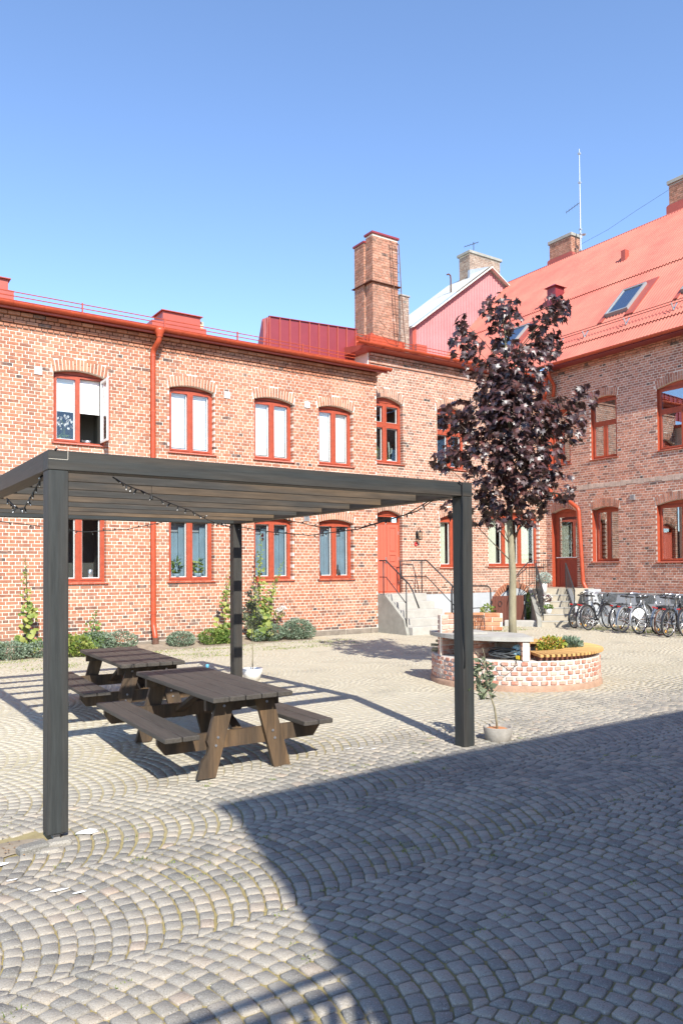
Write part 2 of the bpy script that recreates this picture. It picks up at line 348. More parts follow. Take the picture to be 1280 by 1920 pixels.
RA = 1.16; PITCH = 1.30; HA = R(34.1); SP = .096
def in_view(x, y, z=0.05, mg=90):
    p = project(x, y, z); return p is not None and -mg < p[0] < 1280+mg and -mg < p[1] < 1920+mg+60
HOLES = [(9.15,8.6,1.28)]
def setts():
    big = []; smV = []; smF = []; smR = []; smS = []
    r = random.Random(3)
    for c in range(-2, 13):
        yc = 1.75+PITCH*c+.0; offx = r.random()*SP
        for k in range(-46, 228):
            xk = k*SP+offx
            if xk < -4.5: continue
            nst = r.choice((13,14,14,15)); ph = r.uniform(-.5, .5)/nst
            cuts = [-HA]
            for i in range(1, nst): cuts.append(-HA+2*HA*((i+ph)/nst)+r.uniform(-.010,.010))
            cuts.append(HA)
            wob = r.uniform(-.004,.004)
            for i in range(nst):
                a, b = cuts[i], cuts[i+1]
                q = []; wx = .035*math.sin(1.3*yc+.8*xk)+.02*math.sin(2.7*xk+yc)
                for (an, kk) in ((a,0),(b,0),(b,1),(a,1)):
                    if kk: an = math.asin(max(-math.sin(HA), min(math.sin(HA), math.sin(an)*(1+.9*SP*math.cos(an)/RA))))
                    q.append((xk+.035*math.sin(1.1*xk+2.1*(yc+RA*math.sin(an)))+.02*math.sin(3.1*xk)+(kk)*SP+RA*math.cos(an)-RA+wob*kk+r.uniform(-.0045,.0045), yc+RA*math.sin(an)*(PITCH/(2*RA*math.sin(HA)))+r.uniform(-.0045,.0045)))
                cx = sum(p[0] for p in q)/4; cyy = sum(p[1] for p in q)/4
                pr = project(cx, cyy, .05)
                if pr is None:
                    if cyy < -2 or cx > 7 or cx*f0.x+cyy*f0.y < -.3: continue
                    pr = (9999, 9999, 5); inf = False
                elif not (-2200 < pr[0] < 2600 or pr[2] < 4): continue
                inf = -40 < pr[0] < 1320 and pr[1] < 2000
                if cyy > 16.5 and cx < 11: continue
                if any((cx-h[0])**2+(cyy-h[1])**2 < h[2]**2 for h in HOLES): continue
                if cx > 20.3 or cyy > 17.3: continue
                if abs(cx-.95) < .45 and abs(cyy-5.68) < .22 and r.random() < .8: continue      # eroded hole by the front post
                gap = .0062
                rr = r.random(); hz = r.uniform(-.002,.002); til = (r.uniform(-.016,.016), r.uniform(-.016,.016))
                pts = []
                for j in range(4):
                    p0 = q[j]; p1 = q[(j+1) % 4]
                    for t in (.11, .89):
                        x = p0[0]+(p1[0]-p0[0])*t; y = p0[1]+(p1[1]-p0[1])*t
                        dx, dy = cx-x, cyy-y; d = math.hypot(dx, dy); x += dx/d*gap+r.uniform(-.002,.002); y += dy/d*gap+r.uniform(-.002,.002); pts.append((x, y))
                g = gz(cx, cyy)+hz
                V = []
                if pr[2] < 11 and inf:
                    for (x, y) in pts: V.append((x, y, g-.026))
                    for (x, y) in pts: V.append((cx+(x-cx)*.985, cyy+(y-cyy)*.985, g-.005+(x-cx)*til[0]+(y-cyy)*til[1]))
                    for (x, y) in pts: V.append((cx+(x-cx)*.84, cyy+(y-cyy)*.87, g+.000+(x-cx)*til[0]+(y-cyy)*til[1]))
                    F = [(L8*8+j, L8*8+(j+1) % 8, L8*8+8+(j+1) % 8, L8*8+8+j) for L8 in (0,1) for j in range(8)]+[tuple(range(16,24))]
                else:
                    P4 = [pts[0], pts[2], pts[4], pts[6]] if r.random() < .5 else [pts[1], pts[3], pts[5], pts[7]]
                    for (x, y) in P4: V.append((x, y, g-.016))
                    for (x, y) in P4: V.append((cx+(x-cx)*.86, cyy+(y-cyy)*.86, g))
                    F = [(j,(j+1) % 4,4+(j+1) % 4,4+j) for j in range(4)]+[(4,5,6,7)]
                if pr[2] < 4.2 and inf: big.append((pr[2], V, F, rr, (cx, cyy, g), 0 < pr[0] < 1280 and pr[1] < 1925))
                else:
                    bs = len(smV); smV += V; smF += [tuple(z+bs for z in f) for f in F]; smR += [rr]*len(F)
    big.sort(key=lambda t: (not t[5], t[0]))
    for i, (d, V, F, rr, c, _) in enumerate(big):
        if i < 300:
            b = MB(); b.add([(v[0]-c[0], v[1]-c[1], v[2]-c[2]) for v in V], F, rr)
            b.build('cobblestone', GRAN, ground, True, loc=c)
        else:
            bs = len(smV); smV += V; smF += [tuple(z+bs for z in f) for f in F]; smR += [rr]*len(F)
    b = MB(); b.v = smV; b.f = smF; b.r = smR; b.mi = [0]*len(smF)
    o = b.build('cobblestones', GRAN, ground, True); tag(o, kind='stuff')
setts()

# ================================================================ BRICK WALLS
COURSE = .0765
class Opening:
    def __init__(s, u0, u1, zb, zs, zc, depth=.12, arch=True):
        s.u0, s.u1, s.zb, s.zs, s.zc, s.depth, s.arch = u0, u1, zb, zs, zc, depth, arch
        s.uc = (u0+u1)/2; s.hw = (u1-u0)/2
    def top(s, u): return s.zs+(s.zc-s.zs)*(1-((u-s.uc)/s.hw)**2)
    def span(s, z):
        """horizontal interval of the hole at height z"""
        if z < s.zb or z >= s.zc: return None
        if z <= s.zs: return (s.u0, s.u1)
        h = s.hw*math.sqrt(max(0, 1-(z-s.zs)/(s.zc-s.zs))); return (s.uc-h, s.uc+h)
    def band(s, z, t=.25):
        """hole plus arch band"""
        if s.arch and z > s.zs-.01:
            hw = s.hw+.055; q = 1-(z-(s.zs-.01)-t)/(s.zc-s.zs+.001)
            if z < s.zs+t-.01: return (s.u0-.055, s.u1+.055)
            if q > 0:
                h = hw*math.sqrt(min(1, q)); return (s.uc-h, s.uc+h)
            return None
        return s.span(z)
def subtract(ivs, cut):
    o = []
    for a, b in ivs:
        if cut[1] <= a or cut[0] >= b: o.append((a, b)); continue
        if cut[0] > a: o.append((a, cut[0]))
        if cut[1] < b: o.append((cut[1], b))
    return o

brick_meshes = {}
def brick_mesh(matl, w_, r):
    k = (matl.name, round(w_, 3), r)
    if k not in brick_meshes:
        b = MB(); b.bbox(-w_/2, w_/2, -.008, .03, -.031, .031, .003, r); brick_meshes[k] = mesh_of(b, 'brick', matl)
    return brick_meshes[k]

def brick_wall(parent, u0, u1, z0, z1, ops, matl, mort, seed, tone=None, corbel=None, origin=None, shift=0.0, nobj=300, wallname='wall', back=.3, prud=.006):
    r = random.Random(seed); mb = MB(); items = []
    # mortar core with real holes
    zs_ = sorted(set([z0, z1]+[z for o in ops for z in (o.zb, o.zs, o.zc) if z0 < z < z1]+[o.zs+(o.zc-o.zs)*t for o in ops for t in (.3,.55,.75,.9,.97) if z0 < o.zc < z1]))
    for a, b in zip(zs_[:-1], zs_[1:]):
        if b-a < 1e-4: continue
        ivA = [(u0, u1)]; cuts = []
        for o in ops:
            sa, sb = o.span(a+1e-4), o.span(b-1e-4)
            if sa: cuts.append((sa, sb or (o.uc, o.uc)))
        cuts.sort(); la, lb = u0, u0
        for sa, sb in cuts+[((u1, u1), (u1, u1))]:
            mb.quad((la,0,a),(sa[0],0,a),(sb[0],0,b),(lb,0,b), .5)
            la, lb = sa[1], sb[1]
    for o in ops:      # reveals
        D = o.depth+.12; N = 10
        mb.quad((o.u0,0,o.zb),(o.u0,D,o.zb),(o.u0,D,o.zs),(o.u0,0,o.zs), .5)
        mb.quad((o.u1,D,o.zb),(o.u1,0,o.zb),(o.u1,0,o.zs),(o.u1,D,o.zs), .5)
        mb.quad((o.u0,0,o.zb),(o.u1,0,o.zb),(o.u1,D,o.zb),(o.u0,D,o.zb), .5)
        for i in range(N):
            a = o.u0+(o.u1-o.u0)*i/N; b = o.u0+(o.u1-o.u0)*(i+1)/N
            mb.quad((a,0,o.top(a)),(a,D,o.top(a)),(b,D,o.top(b)),(b,0,o.top(b)), .5)
    # outer ends and top
    mb.quad((u0,back,z0),(u0,0,z0),(u0,0,z1),(u0,back,z1), .5); mb.quad((u1,0,z0),(u1,back,z0),(u1,back,z1),(u1,0,z1), .5)
    mb.quad((u0,0,z1),(u1,0,z1),(u1,back,z1),(u0,back,z1), .5)
    mb.build(wallname, mort, parent)
    # courses
    n = int((z1-z0)/COURSE)
    rest = MB()
    for k in range(n):
        z = z0+k*COURSE+COURSE/2
        head = (k % 2 == 1); w_ = .1275 if head else .255
        off = (0 if head else (.064 if (k//2) % 2 else .1915))+shift
        ivs = [(u0, u1)]; edges = set()
        for o in ops:
            c = o.band(z)
            if c: ivs = subtract(ivs, c); edges.add(round(c[0], 4)); edges.add(round(c[1], 4))
        out = 0
        if corbel:
            for zc_, oc_ in corbel:
                if z > zc_: out = oc_
        for a, b in ivs:
            i0 = int(math.floor((a-off)/w_))-1
            u = off+i0*w_
            while u < b:
                eL = u <= a and round(a,4) in edges; eR = u+w_ >= b and round(b,4) in edges; s0 = max(u, a)+(-.002 if eL else .008); s1 = min(u+w_, b)-(-.002 if eR else .008)
                if s1-s0 > .035:
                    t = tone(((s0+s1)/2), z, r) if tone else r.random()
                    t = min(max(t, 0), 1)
                    full = abs((s1-s0)-(w_-.016)) < .004
                    ends = (eL, eR)
                    items.append((s0, s1, z, t, full and not out and not any(ends), out, ends, head))
                u += w_
    # which bricks show largest
    if origin:
        ox, oy, rot = origin; cr, sr = math.cos(rot), math.sin(rot)
        def score(it):
            u = (it[0]+it[1])/2; p = project(ox+u*cr, oy+u*sr, it[2])
            if p is None or not (5 < p[0] < 1275 and 5 < p[1] < 1915) or not it[4]: return 1e9
            if 80 < p[0] < 132 and p[1] > 840: return 1e9
            return p[2]*(1.9 if it[7] else 1)
        sc = sorted(range(len(items)), key=lambda i: score(items[i])); chosen = set(i for i in sc[:nobj] if score(items[i]) < 1e8)
    else: chosen = set()
    for i, (s0, s1, z, t, full, out, ends, head) in enumerate(items):
        jz = r.uniform(-.002,.002)
        if i in chosen:
            o = link('brick', brick_mesh(matl, s1-s0, round(t*11)/11), parent, ((s0+s1)/2, r.uniform(-.003,.002)+(.0045 if prud < .005 else 0), z+jz))
            continue
        rest.box(s0, s1, -out-prud-r.uniform(0,prud*.7), (.15 if any(ends) else .02), z-.031+jz, z+.031+jz, t)
    # arches: bricks on end
    for o in ops:
        if not o.arch: continue
        nn = max(8, round((o.u1-o.u0+.06)/.0775))
        for j in range(nn):
            f = (j+.5)/nn; u = o.u0-.02+(o.u1-o.u0+.04)*f; a = .32*(f-.5)*1.0; zt = o.top(min(max(u, o.u0), o.u1))
            d = Vector((math.sin(a), 0, math.cos(a))); sd = Vector((math.cos(a), 0, -math.sin(a)))
            parts_ = [(.005,.243)] if j % 2 else [(.005,.118),(.130,.243)]
            if (j//2) % 2 and j % 2 == 0: parts_ = [(.005,.118),(.130,.243)]
            for p0, p1 in parts_:
                c = Vector((u, 0, zt))+d*(p0+p1)/2
                rest.obox(c+Vector((0,.045,0)), sd*(.0305), Vector((0,.055+r.uniform(.0,.004),0)), d*(p1-p0)/2, min(max(.55+r.uniform(-.35,.35), 0), 1))
    o = rest.build('brick_courses', matl, parent); tag(o, kind='stuff')

def arch_frame(mb, o, y0, y1, wd, inset=0.0):
    """outer frame following the arched hole"""
    a, b = o.u0+inset, o.u1-inset; zb = o.zb
    mb.box(a, a+wd, y0, y1, zb, o.zs+.01); mb.box(b-wd, b, y0, y1, zb, o.zs+.01); mb.box(a+wd, b-wd, y0, y1, zb, zb+wd)
    N = 12; top = []
    for i in range(N+1):
        u = a+(b-a)*i/N; top.append((u, o.top(min(max(u, o.u0+.001), o.u1-.001))-.004))
    base = o.zs-wd*.9
    pts = [(a+wd, base), (b-wd, base), (b-wd, o.zs+.01), (b, o.zs+.01)]+list(reversed(top))+[(a, o.zs+.01),(a+wd, o.zs+.01)]
    # remove duplicates and extrude
    mb.prism_y(pts, y0+.002, y1-.002)
    return a+wd, b-wd, zb+wd, base

def window(parent, o, kind='two', rec=.13, interior='blind', name='window', glass=None, sill=True, transom=None, frame_mat=None, label=None):
    fm = frame_mat or RED; glass = glass or GLASS
    y0, y1 = rec, rec+.07; wd = .055
    f = MB(); a, b, zb, zt = arch_frame(f, o, y0, y1, wd)
    panes = []
    mull = .085
    def sash(x0, x1, z0, z1):
        t = .042
        f.box(x0, x0+t, y0-.012, y1-.02, z0, z1); f.box(x1-t, x1, y0-.012, y1-.02, z0, z1)
        f.box(x0+t, x1-t, y0-.012, y1-.02, z0, z0+t); f.box(x0+t, x1-t, y0-.012, y1-.02, z1-t, z1)
        panes.append((x0+t, x1-t, z0+t, z1-t))
    uc = (a+b)/2
    if kind in ('two', 'open'):
        f.box(uc-.03, uc+.03, y0-.004, y1, zb, zt)
        sash(a+.002, uc-.031, zb+.002, zt-.002)
        if kind == 'two': sash(uc+.031, b-.002, zb+.002, zt-.002)
    elif kind == 'four':
        f.box(uc-.03, uc+.03, y0-.004, y1, zb, transom-.036); f.box(uc-.03, uc+.03, y0-.004, y1, transom+.036, zt); f.box(a, b, y0-.008, y1, transom-.035, transom+.035)
        for x0, x1 in ((a+.002, uc-.031), (uc+.031, b-.002)):
            sash(x0, x1, zb+.002, transom-.037); sash(x0, x1, transom+.037, zt-.002)
    elif kind == 'tee':
        f.box(uc-.03, uc+.03, y0-.004, y1, zb, transom-.036); f.box(a, b, y0-.008, y1, transom-.035, transom+.035)
        for x0, x1 in ((a+.002, uc-.031), (uc+.031, b-.002)): sash(x0, x1, zb+.002, transom-.037)
        sash(a+.002, b-.002, transom+.037, zt-.002)
    elif kind == 'three':
        for t in (1/3, 2/3):
            u = a+(b-a)*t; f.box(u-.03, u+.03, y0-.004, y1, zb, zt)
        for i in range(3): sash(a+(b-a)*i/3+(.031 if i else .002), a+(b-a)*(i+1)/3-(.031 if i < 2 else .002), zb+.002, zt-.002)
    fr = f.build(name, fm, parent)
    if label: tag(fr, label)
    for (x0, x1, z0, z1) in panes:
        g = MB(); g.box(x0+.001, x1-.001, y0+.012, y0+.018, z0+.001, z1-.001); g.build('pane', glass, fr)
        wb = MB(); t = .022                       # white inner casement seen through the glass
        wb.box(x0, x0+t, y0+.05, y0+.085, z0, z1); wb.box(x1-t, x1, y0+.05, y0+.085, z0, z1); wb.box(x0+t, x1-t, y0+.05, y0+.085, z0, z0+t); wb.box(x0+t, x1-t, y0+.05, y0+.085, z1-t, z1)
        wb.build('inner_casement', WHITE, fr)
    if sill:
        s = MB(); s.prism_x([(-.05, o.zb-.03), (rec+.01, o.zb-.03), (rec+.01, o.zb+.012), (-.05, o.zb-.012)], o.u0-.04, o.u1+.04); s.build('sill', fm, fr)
    # the room behind
    q = MB(); yb = 1.3 if interior not in ('blind',) else .5
    y2 = y1+.05
    q.quad((o.u0-.1,yb,o.zb-.1),(o.u1+.1,yb,o.zb-.1),(o.u1+.1,yb,o.zc+.1),(o.u0-.1,yb,o.zc+.1))
    q.quad((o.u0-.1,y2,o.zb-.1),(o.u0-.1,yb,o.zb-.1),(o.u0-.1,yb,o.zc+.1),(o.u0-.1,y2,o.zc+.1))
    q.quad((o.u1+.1,yb,o.zb-.1),(o.u1+.1,y2,o.zb-.1),(o.u1+.1,y2,o.zc+.1),(o.u1+.1,yb,o.zc+.1))
    q.quad((o.u0-.1,y2,o.zc+.1),(o.u1+.1,y2,o.zc+.1),(o.u1+.1,yb,o.zc+.1),(o.u0-.1,yb,o.zc+.1))
    q.quad((o.u0-.1,y2,o.zb-.0),(o.u1+.1,y2,o.zb-.0),(o.u1+.1,yb,o.zb-.0),(o.u0-.1,yb,o.zb-.0))
    q.build('room_lining', ROOM if interior in ('half',) else DARK, fr)
    if interior in ('blind', 'half'):
        for (x0, x1, z0, z1) in panes if interior == 'blind' else [(a, b, zb, zt)]:
            bl = MB(); zz0 = z0+.05 if interior == 'blind' else z0+(z1-z0)*.47; zz1 = z1 if interior == 'blind' else z0+(z1-z0)*.82
            bl.box(x0+.0, x1-.03, y0+.10, y0+.104, zz0, zz1 if interior == 'blind' else z1); bl.build('roller_blind', BLIND, fr)
    if interior in ('curtain', 'linen'):
        cm = CURT_B if interior == 'curtain' else CURT_G
        spans = []
        if interior == 'curtain':
            for (x0, x1, z0, z1) in panes: spans += [(x0-.02, x0+(x1-x0)*.62, z0-.05, z1-.26), (x0+(x1-x0)*.62, x1+.04, z0-.05, z1-.1)]
        else:
            for (x0, x1, z0, z1) in panes: spans.append((x0-.02, x0+(x1-x0)*.86, z0-.05, z1+.05))
        for (x0, x1, z0, z1) in spans:
            c = MB(); N = 48; P = []
            for i in range(N+1):
                x = x0+(x1-x0)*i/N; yy = y0+.16+.022*math.sin(i*.95)+.008*math.sin(i*2.1)
                P += [(x, yy, z0), (x, yy, z1+(.018*math.sin(i*.95) if interior == 'curtain' else 0))]
            c.add(P, [(2*i, 2*i+2, 2*i+3, 2*i+1) for i in range(N)], .5); c.build('curtain', cm, fr, True)
        if interior == 'curtain':
            v = MB(); v.box(a, b, y0+.22, y0+.23, zt-.28, zt-.02); v.build('curtain_valance', mat('grey_valance', (.26,.28,.30), .9, .1) if 'grey_valance' not in bpy.data.materials else bpy.data.materials['grey_valance'], fr)
    return fr

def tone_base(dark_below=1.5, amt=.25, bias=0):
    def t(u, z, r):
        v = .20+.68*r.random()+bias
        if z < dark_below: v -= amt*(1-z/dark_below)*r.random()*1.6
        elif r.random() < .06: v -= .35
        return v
    return t

# ---------------------------------------------------------------- left house (front face y = 17.30)
W1, W2, XR = 17.30, 17.65, 20.40
houseL = thing('brick_house', 'long two storey orange brick house with red gutter behind the pergola', 'house', (0, W1, 0))
Lop = []
for (a, b) in ((4.21,5.36),(6.86,8.02),(9.12,10.26),(11.05,12.17)): Lop.append(Opening(a, b, 4.71, 6.25, 6.345))
for (a, b) in ((4.21,5.36),(6.84,7.99),(9.10,10.23),(11.04,12.16)): Lop.append(Opening(a, b, 1.63, 3.16, 3.25))
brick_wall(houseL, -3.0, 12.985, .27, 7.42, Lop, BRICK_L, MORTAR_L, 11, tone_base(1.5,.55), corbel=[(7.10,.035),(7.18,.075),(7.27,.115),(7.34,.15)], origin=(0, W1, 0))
kinds = [('open','half'),('two','blind'),('two','blind'),('two','blind'),('two','dark'),('two','curtain'),('two','curtain'),('two','curtain')]
wl = [window(houseL, o, k, interior=i) for o, (k, i) in zip(Lop, kinds)]
# open casement of the first upper window, swung out towards the yard
cs = MB(); h0, h1 = 4.78, 6.17; X = 5.26
def casement(mb, X0, X1, y0, y1, z0, z1, t):
    mb.box(X0, X1, y0, y0+t, z0, z1); mb.box(X0, X1, y1-t, y1, z0, z1); mb.box(X0, X1, y0+t, y1-t, z0, z0+t); mb.box(X0, X1, y0+t, y1-t, z1-t, z1)
casement(cs, X+.022, X+.05, -.42, .07, h0, h1, .055); cso = cs.build('open_casement', RED, wl[0]); tag(cso, 'right casement swung open, white inside and red outside')
c2 = MB(); casement(c2, X-.012, X+.021, -.42, .07, h0, h1, .05); c2.build('inner_casement', WHITE, wl[0])
g = MB(); g.box(X+.018, X+.024, -.37, .02, h0+.055, h1-.055); g.build('pane', GLASS, wl[0])
# stone plinth
p = MB(); u = -3.0
while u < 12.9:
    L_ = rnd.uniform(.75, 1.1); e = min(u+L_, 12.985); q = MB(); q.bbox(u+.006, e-.006, -.03-rnd.uniform(0,.012), .1, -.2, .262+rnd.uniform(-.004,.002), .012)
    q.build('plinth_stone', STONE, houseL); u = e
pm = MB(); pm.box(-3, 12.985, -.012, .12, -.3, .268); pm.build('plinth_mortar', MORTAR_L, houseL)
# roof, gutter, snow rail
r_ = MB(); r_.prism_x([(-.30,7.46),(6,8.05),(6,7.4),(.3,7.38),(-.30,7.42)], -3.2, 13.08); r_.build('roof', REDMETAL, houseL)
def gutter(x0, x1, y, z, parent, rad=.075, along='x', m_=None, name='gutter'):
    b = MB(); N = 10; P = []; F = []
    prof = [(-rad*math.cos(math.pi*i/N), -rad*math.sin(math.pi*i/N)) for i in range(N+1)]+[((rad-.008)*math.cos(math.pi*i/N), -(rad-.008)*math.sin(math.pi*i/N)) for i in range(N+1)]
    n_ = len(prof)
    for xx in (x0, x1):
        for (a, c) in prof: P.append((xx, y+a, z+c))
    F = [(i, (i+1) % n_, n_+(i+1) % n_, n_+i) for i in range(n_)]+[tuple(range(n_)), tuple(reversed(range(n_, 2*n_)))]
    b.add(P, F)
    k = x0+.3
    while k < x1:
        Q = [(k, y-(rad+.006)*math.cos(math.pi*i/N), z-(rad+.006)*math.sin(math.pi*i/N)) for i in range(N+1)]
        b.tube(Q, .008, 4); k += .62
    return b.build(name, m_ or REDPIPE, parent)
gutter(-3.2, 13.22, -.37, 7.50, houseL)
fl = MB(); fl.box(-3.2, 13.15, -.30, .02, 7.445, 7.452); fl.box(-3.2, 13.15, -.31, -.295, 7.38, 7.50); fl.build('eaves_board', REDMETAL, houseL)
def snow_rail(x0, x1, y, z, parent, step=1.9, hs=(.10,.19,.28)):
    b = MB()
    for h in hs: b.tube([(x0,y,z+h),(x1,y,z+h)], .011, 5)
    k = x0+.4
    while k < x1:
        b.box(k-.012, k+.012, y-.02, y+.02, z-.05, z+.31); b.bar((k,y,z+.05),(k,y+.25,z-.0),.03,.01); k += step
    return b.build('snow_rail', REDPIPE, parent)
snow_rail(-3.2, 12.2, -.12, 7.52, houseL)
# vents
def louvre_vent(parent, u, z, w_=.16, m_=None):
    b = MB(); b.box(u-w_/2, u+w_/2, -.03, .01, z-w_/2, z+w_/2)
    for i in range(5):
        zz = z-w_/2+.02+i*.028; b.obox((u,-.035,zz+.008), (w_/2-.015,0,0), (0,.012,-.008), (0,.003,.003))
    b.build('vent_grille', m_ or WHITE, parent)
for u, z in ((3.89,6.22),(8.36,6.24),(10.69,6.27)): louvre_vent(houseL, u, z)
louvre_vent(houseL, 10.65, 3.26, .16, GALV)
# chimneys and metal boxes on the left roof
def chimney(parent, x0, x1, y0, y1, z0, z1, matl, mort, seed, cap=None, capm=None, capo=.05, flash=0, name='chimney'):
    b = MB(); b.box(x0+.008, x1-.008, y0+.008, y1-.008, z0, z1); ch = b.build(name, mort, parent)
    r = random.Random(seed); k = MB(); n = int((z1-z0)/COURSE)
    for i in range(n):
        z = z0+i*COURSE+.038; w_ = .1275 if i % 2 else .255
        for (a0, a1, fx) in ((x0, x1, 'y0'), (y0, y1, 'x0'), (y0, y1, 'x1')):
            u = a0-(.064 if (i//2) % 2 else .19 if not i % 2 else 0)
            while u < a1:
                s0, s1 = max(u, a0)+.005, min(u+w_, a1)-.005
                if s1-s0 > .03:
                    t = .28+.5*r.random() if r.random() < .93 else r.random()
                    if fx == 'y0': k.box(s0, s1, y0-.004, y0+.05, z-.032, z+.032, t)
                    elif fx == 'x0': k.box(x0-.004, x0+.05, s0, s1, z-.032, z+.032, t)
                    else: k.box(x1-.05, x1+.004, s0, s1, z-.032, z+.032, t)
                u += w_
    o = k.build('chimney_bricks', matl, ch); tag(o, kind='stuff')
    if cap:
        c = MB(); c.bbox(x0-capo, x1+capo, y0-capo, y1+capo, z1, z1+cap, .01); c.build('chimney_cap', capm, ch)
    if flash:
        c = MB(); c.prism_y([(x0-.09,z0-.3),(x1+.09,z0-.3),(x1+.09,z0+flash-.05),(x1+.02,z0+flash),(x0-.02,z0+flash),(x0-.09,z0+flash-.05)], y0-.05, y1+.05)
        c.build('chimney_flashing', REDMETAL, ch)
    return ch
def metal_box(parent, x0, x1, y0, y1, z0, z1, base=.12):
    b = MB(); b.box(x0-base*2.6, x1+base, y0-.1, y1+.1, z0-.4, z0+.02); b.box(x0, x1, y0, y1, z0+.02, z1)
    b.prism_y([(x0-.05,z1),(x1+.05,z1),(x1+.05,z1+.02),(x0-.05,z1+.02)], y0-.06, y1+.06)
    return b.build('chimney_casing', REDMETAL, parent)
metal_box(houseL, 6.98, 7.97, .70, 1.3, 7.98, 8.30)
cb = MB(); cb.box(7.99, 8.10, .8, 1.3, 7.9, 8.24); cb.build('chimney_side', CREAM, houseL)
metal_box(houseL, 2.2, 3.42, .70, 1.3, 8.05, 8.33, .1)
# standing-seam dormer
dm = thing_d = MB(); dm.add([(9.95,1.0,7.9),(13.15,1.0,7.9),(13.05,1.0,8.94),(10.12,1.0,8.80),(9.95,1.05,7.9),(9.95,1.38,8.0),(13.15,1.38,8.0),(13.05,1.35,8.98),(10.12,1.35,8.84),(9.95,1.10,8.72)],
    [(0,1,2,3),(0,3,9),(0,9,8,5,4),(3,2,7,8),(1,6,7,2),(9,3,8)]); dormer = dm.build('dormer', DARKRED, houseL)
ns = 9
for i in range(ns+1):
    t = (i+.02)/ns; x = 10.12+(12.98-10.12)*t; q = MB(); q.box(x-.012, x+.012, .965, 1.0, 7.9, 8.80+.13*t); q.build('standing_seam', REDMETAL, dormer)
q = MB(); q.box(9.94, 9.96, 1.0, 1.02, 7.9, 8.72); q.box(10.04,10.06,.97,1.0,7.9,8.77); q.build('standing_seam', REDMETAL, dormer)
q = MB(); q.bar((10.1,.99,8.81),(13.06,.99,8.95),.06,.02); q.build('ridge_flashing', DARKRED, dormer)

# downpipe on the left house
def pipe_thing(pts, rad, label, funnel=True, shoe=True):
    t = thing('downpipe', label, 'downpipe', pts[-1])
    o0 = Vector(pts[-1]); P = []
    V_ = [Vector(p) for p in pts]
    for i, p in enumerate(V_):           # rounded bends
        if 0 < i < len(V_)-1:
            a = (V_[i-1]-p).normalized(); b = (V_[i+1]-p).normalized(); d = min(.10, (V_[i-1]-p).length*.4, (V_[i+1]-p).length*.4)
            for s in (0,.25,.5,.75,1): P.append((p+a*d)*(1-s)**2+p*2*s*(1-s)+(p+b*d)*s*s)
        else: P.append(p)
    b = MB(); b.tube([q-o0 for q in P], rad, 14); b.build('pipe', REDPIPE, t, True)
    if funnel:
        f = MB(); c = V_[0]-o0; f.lathe([(rad+.012,-.16),(rad+.02,-.10),(rad*1.9,-.02),(rad*1.95,.05),(rad*1.6,.05)], 14, c); f.build('funnel', REDPIPE, t, True)
    return t
dp = pipe_thing([(6.48,16.93,7.44),(6.48,16.93,7.22),(6.42,17.19,7.02),(6.42,17.19,.62),(6.42,17.10,.45),(6.42,17.05,.27)], .062, 'red downpipe running down the left brick house between its first two windows')
for z in (6.9, 5.6, 4.3, 3.0, 1.7, .9):
    q = MB(); q.lathe([(.062,-.02),(.068,-.02),(.068,.02),(.062,.02)], 12, (0,.14,z-.27)); q.box(-.01,.01,.2,.25,z-.28,z-.26); q.build('bracket', REDPIPE, dp)
q = MB(); q.lathe([(.055,-.16),(.075,-.15),(.075,.0),(.06,.0)], 12, (0,-.0,.08)); q.build('drain_collar', RUST, dp)

# ---------------------------------------------------------------- middle house (recessed, y = 17.65)
houseM = thing('brick_house', 'recessed brick house section with red panel door and tall brick chimney', 'house', (0, W2, 0))
Mop = [Opening(13.05,14.22,4.96,6.74,6.90), Opening(15.55,16.72,4.96,6.74,6.90),
       Opening(13.18,14.16,1.20,3.46,3.60,.16), Opening(15.63,16.80,1.93,3.42,3.55), Opening(17.66,20.04,1.95,3.60,3.74)]
brick_wall(houseM, 12.99, XR, 1.13, 8.12, Mop, BRICK_M, MORTAR_L, 12, tone_base(2.2,.3), corbel=[(7.92,.05),(8.0,.09)], origin=(0, W2, 0), shift=.05)
q = MB(); q.box(12.99, XR-.02, -.045, .1, 7.81, 7.845); q.build('cornice_ledge', BRICK_M, houseM)
q = MB(); q.box(14.35, XR-.06, -.028, .12, -.6, 1.125); q.build('plaster_plinth', PLINTH, houseM)
ar = MB()
for j in range(24):
    f = (j+.5)/24; a = R(152-124*f)*1.0; rr_ = 1.13; cx_, cz_ = 18.78, .20
    d = Vector((math.cos(a), 0, math.sin(a))); s = Vector((math.sin(a), 0, -math.cos(a)))
    ar.obox(Vector((cx_, -.036, cz_))+d*(rr_+.02), s*.065, (0,.02,0), d*.10, rnd.uniform(.4,1))
tag(ar.build('relieving_arch', BRICK_L, houseM), kind='stuff')
q = MB(); N = 20; pts = [(18.78+1.05*math.cos(R(155-130*i/N)), .20+1.05*math.sin(R(155-130*i/N))) for i in range(N+1)]
q.prism_y(list(reversed(pts)), -.045, -.02); q.build('plaster_tympanum', PLINTH, houseM)
wm = [window(houseM, Mop[0], 'four', interior='dark', transom=6.10), window(houseM, Mop[1], 'four', interior='dark', transom=6.10),
      window(houseM, Mop[3], 'two', interior='linen'), window(houseM, Mop[4], 'three', interior='linen')]
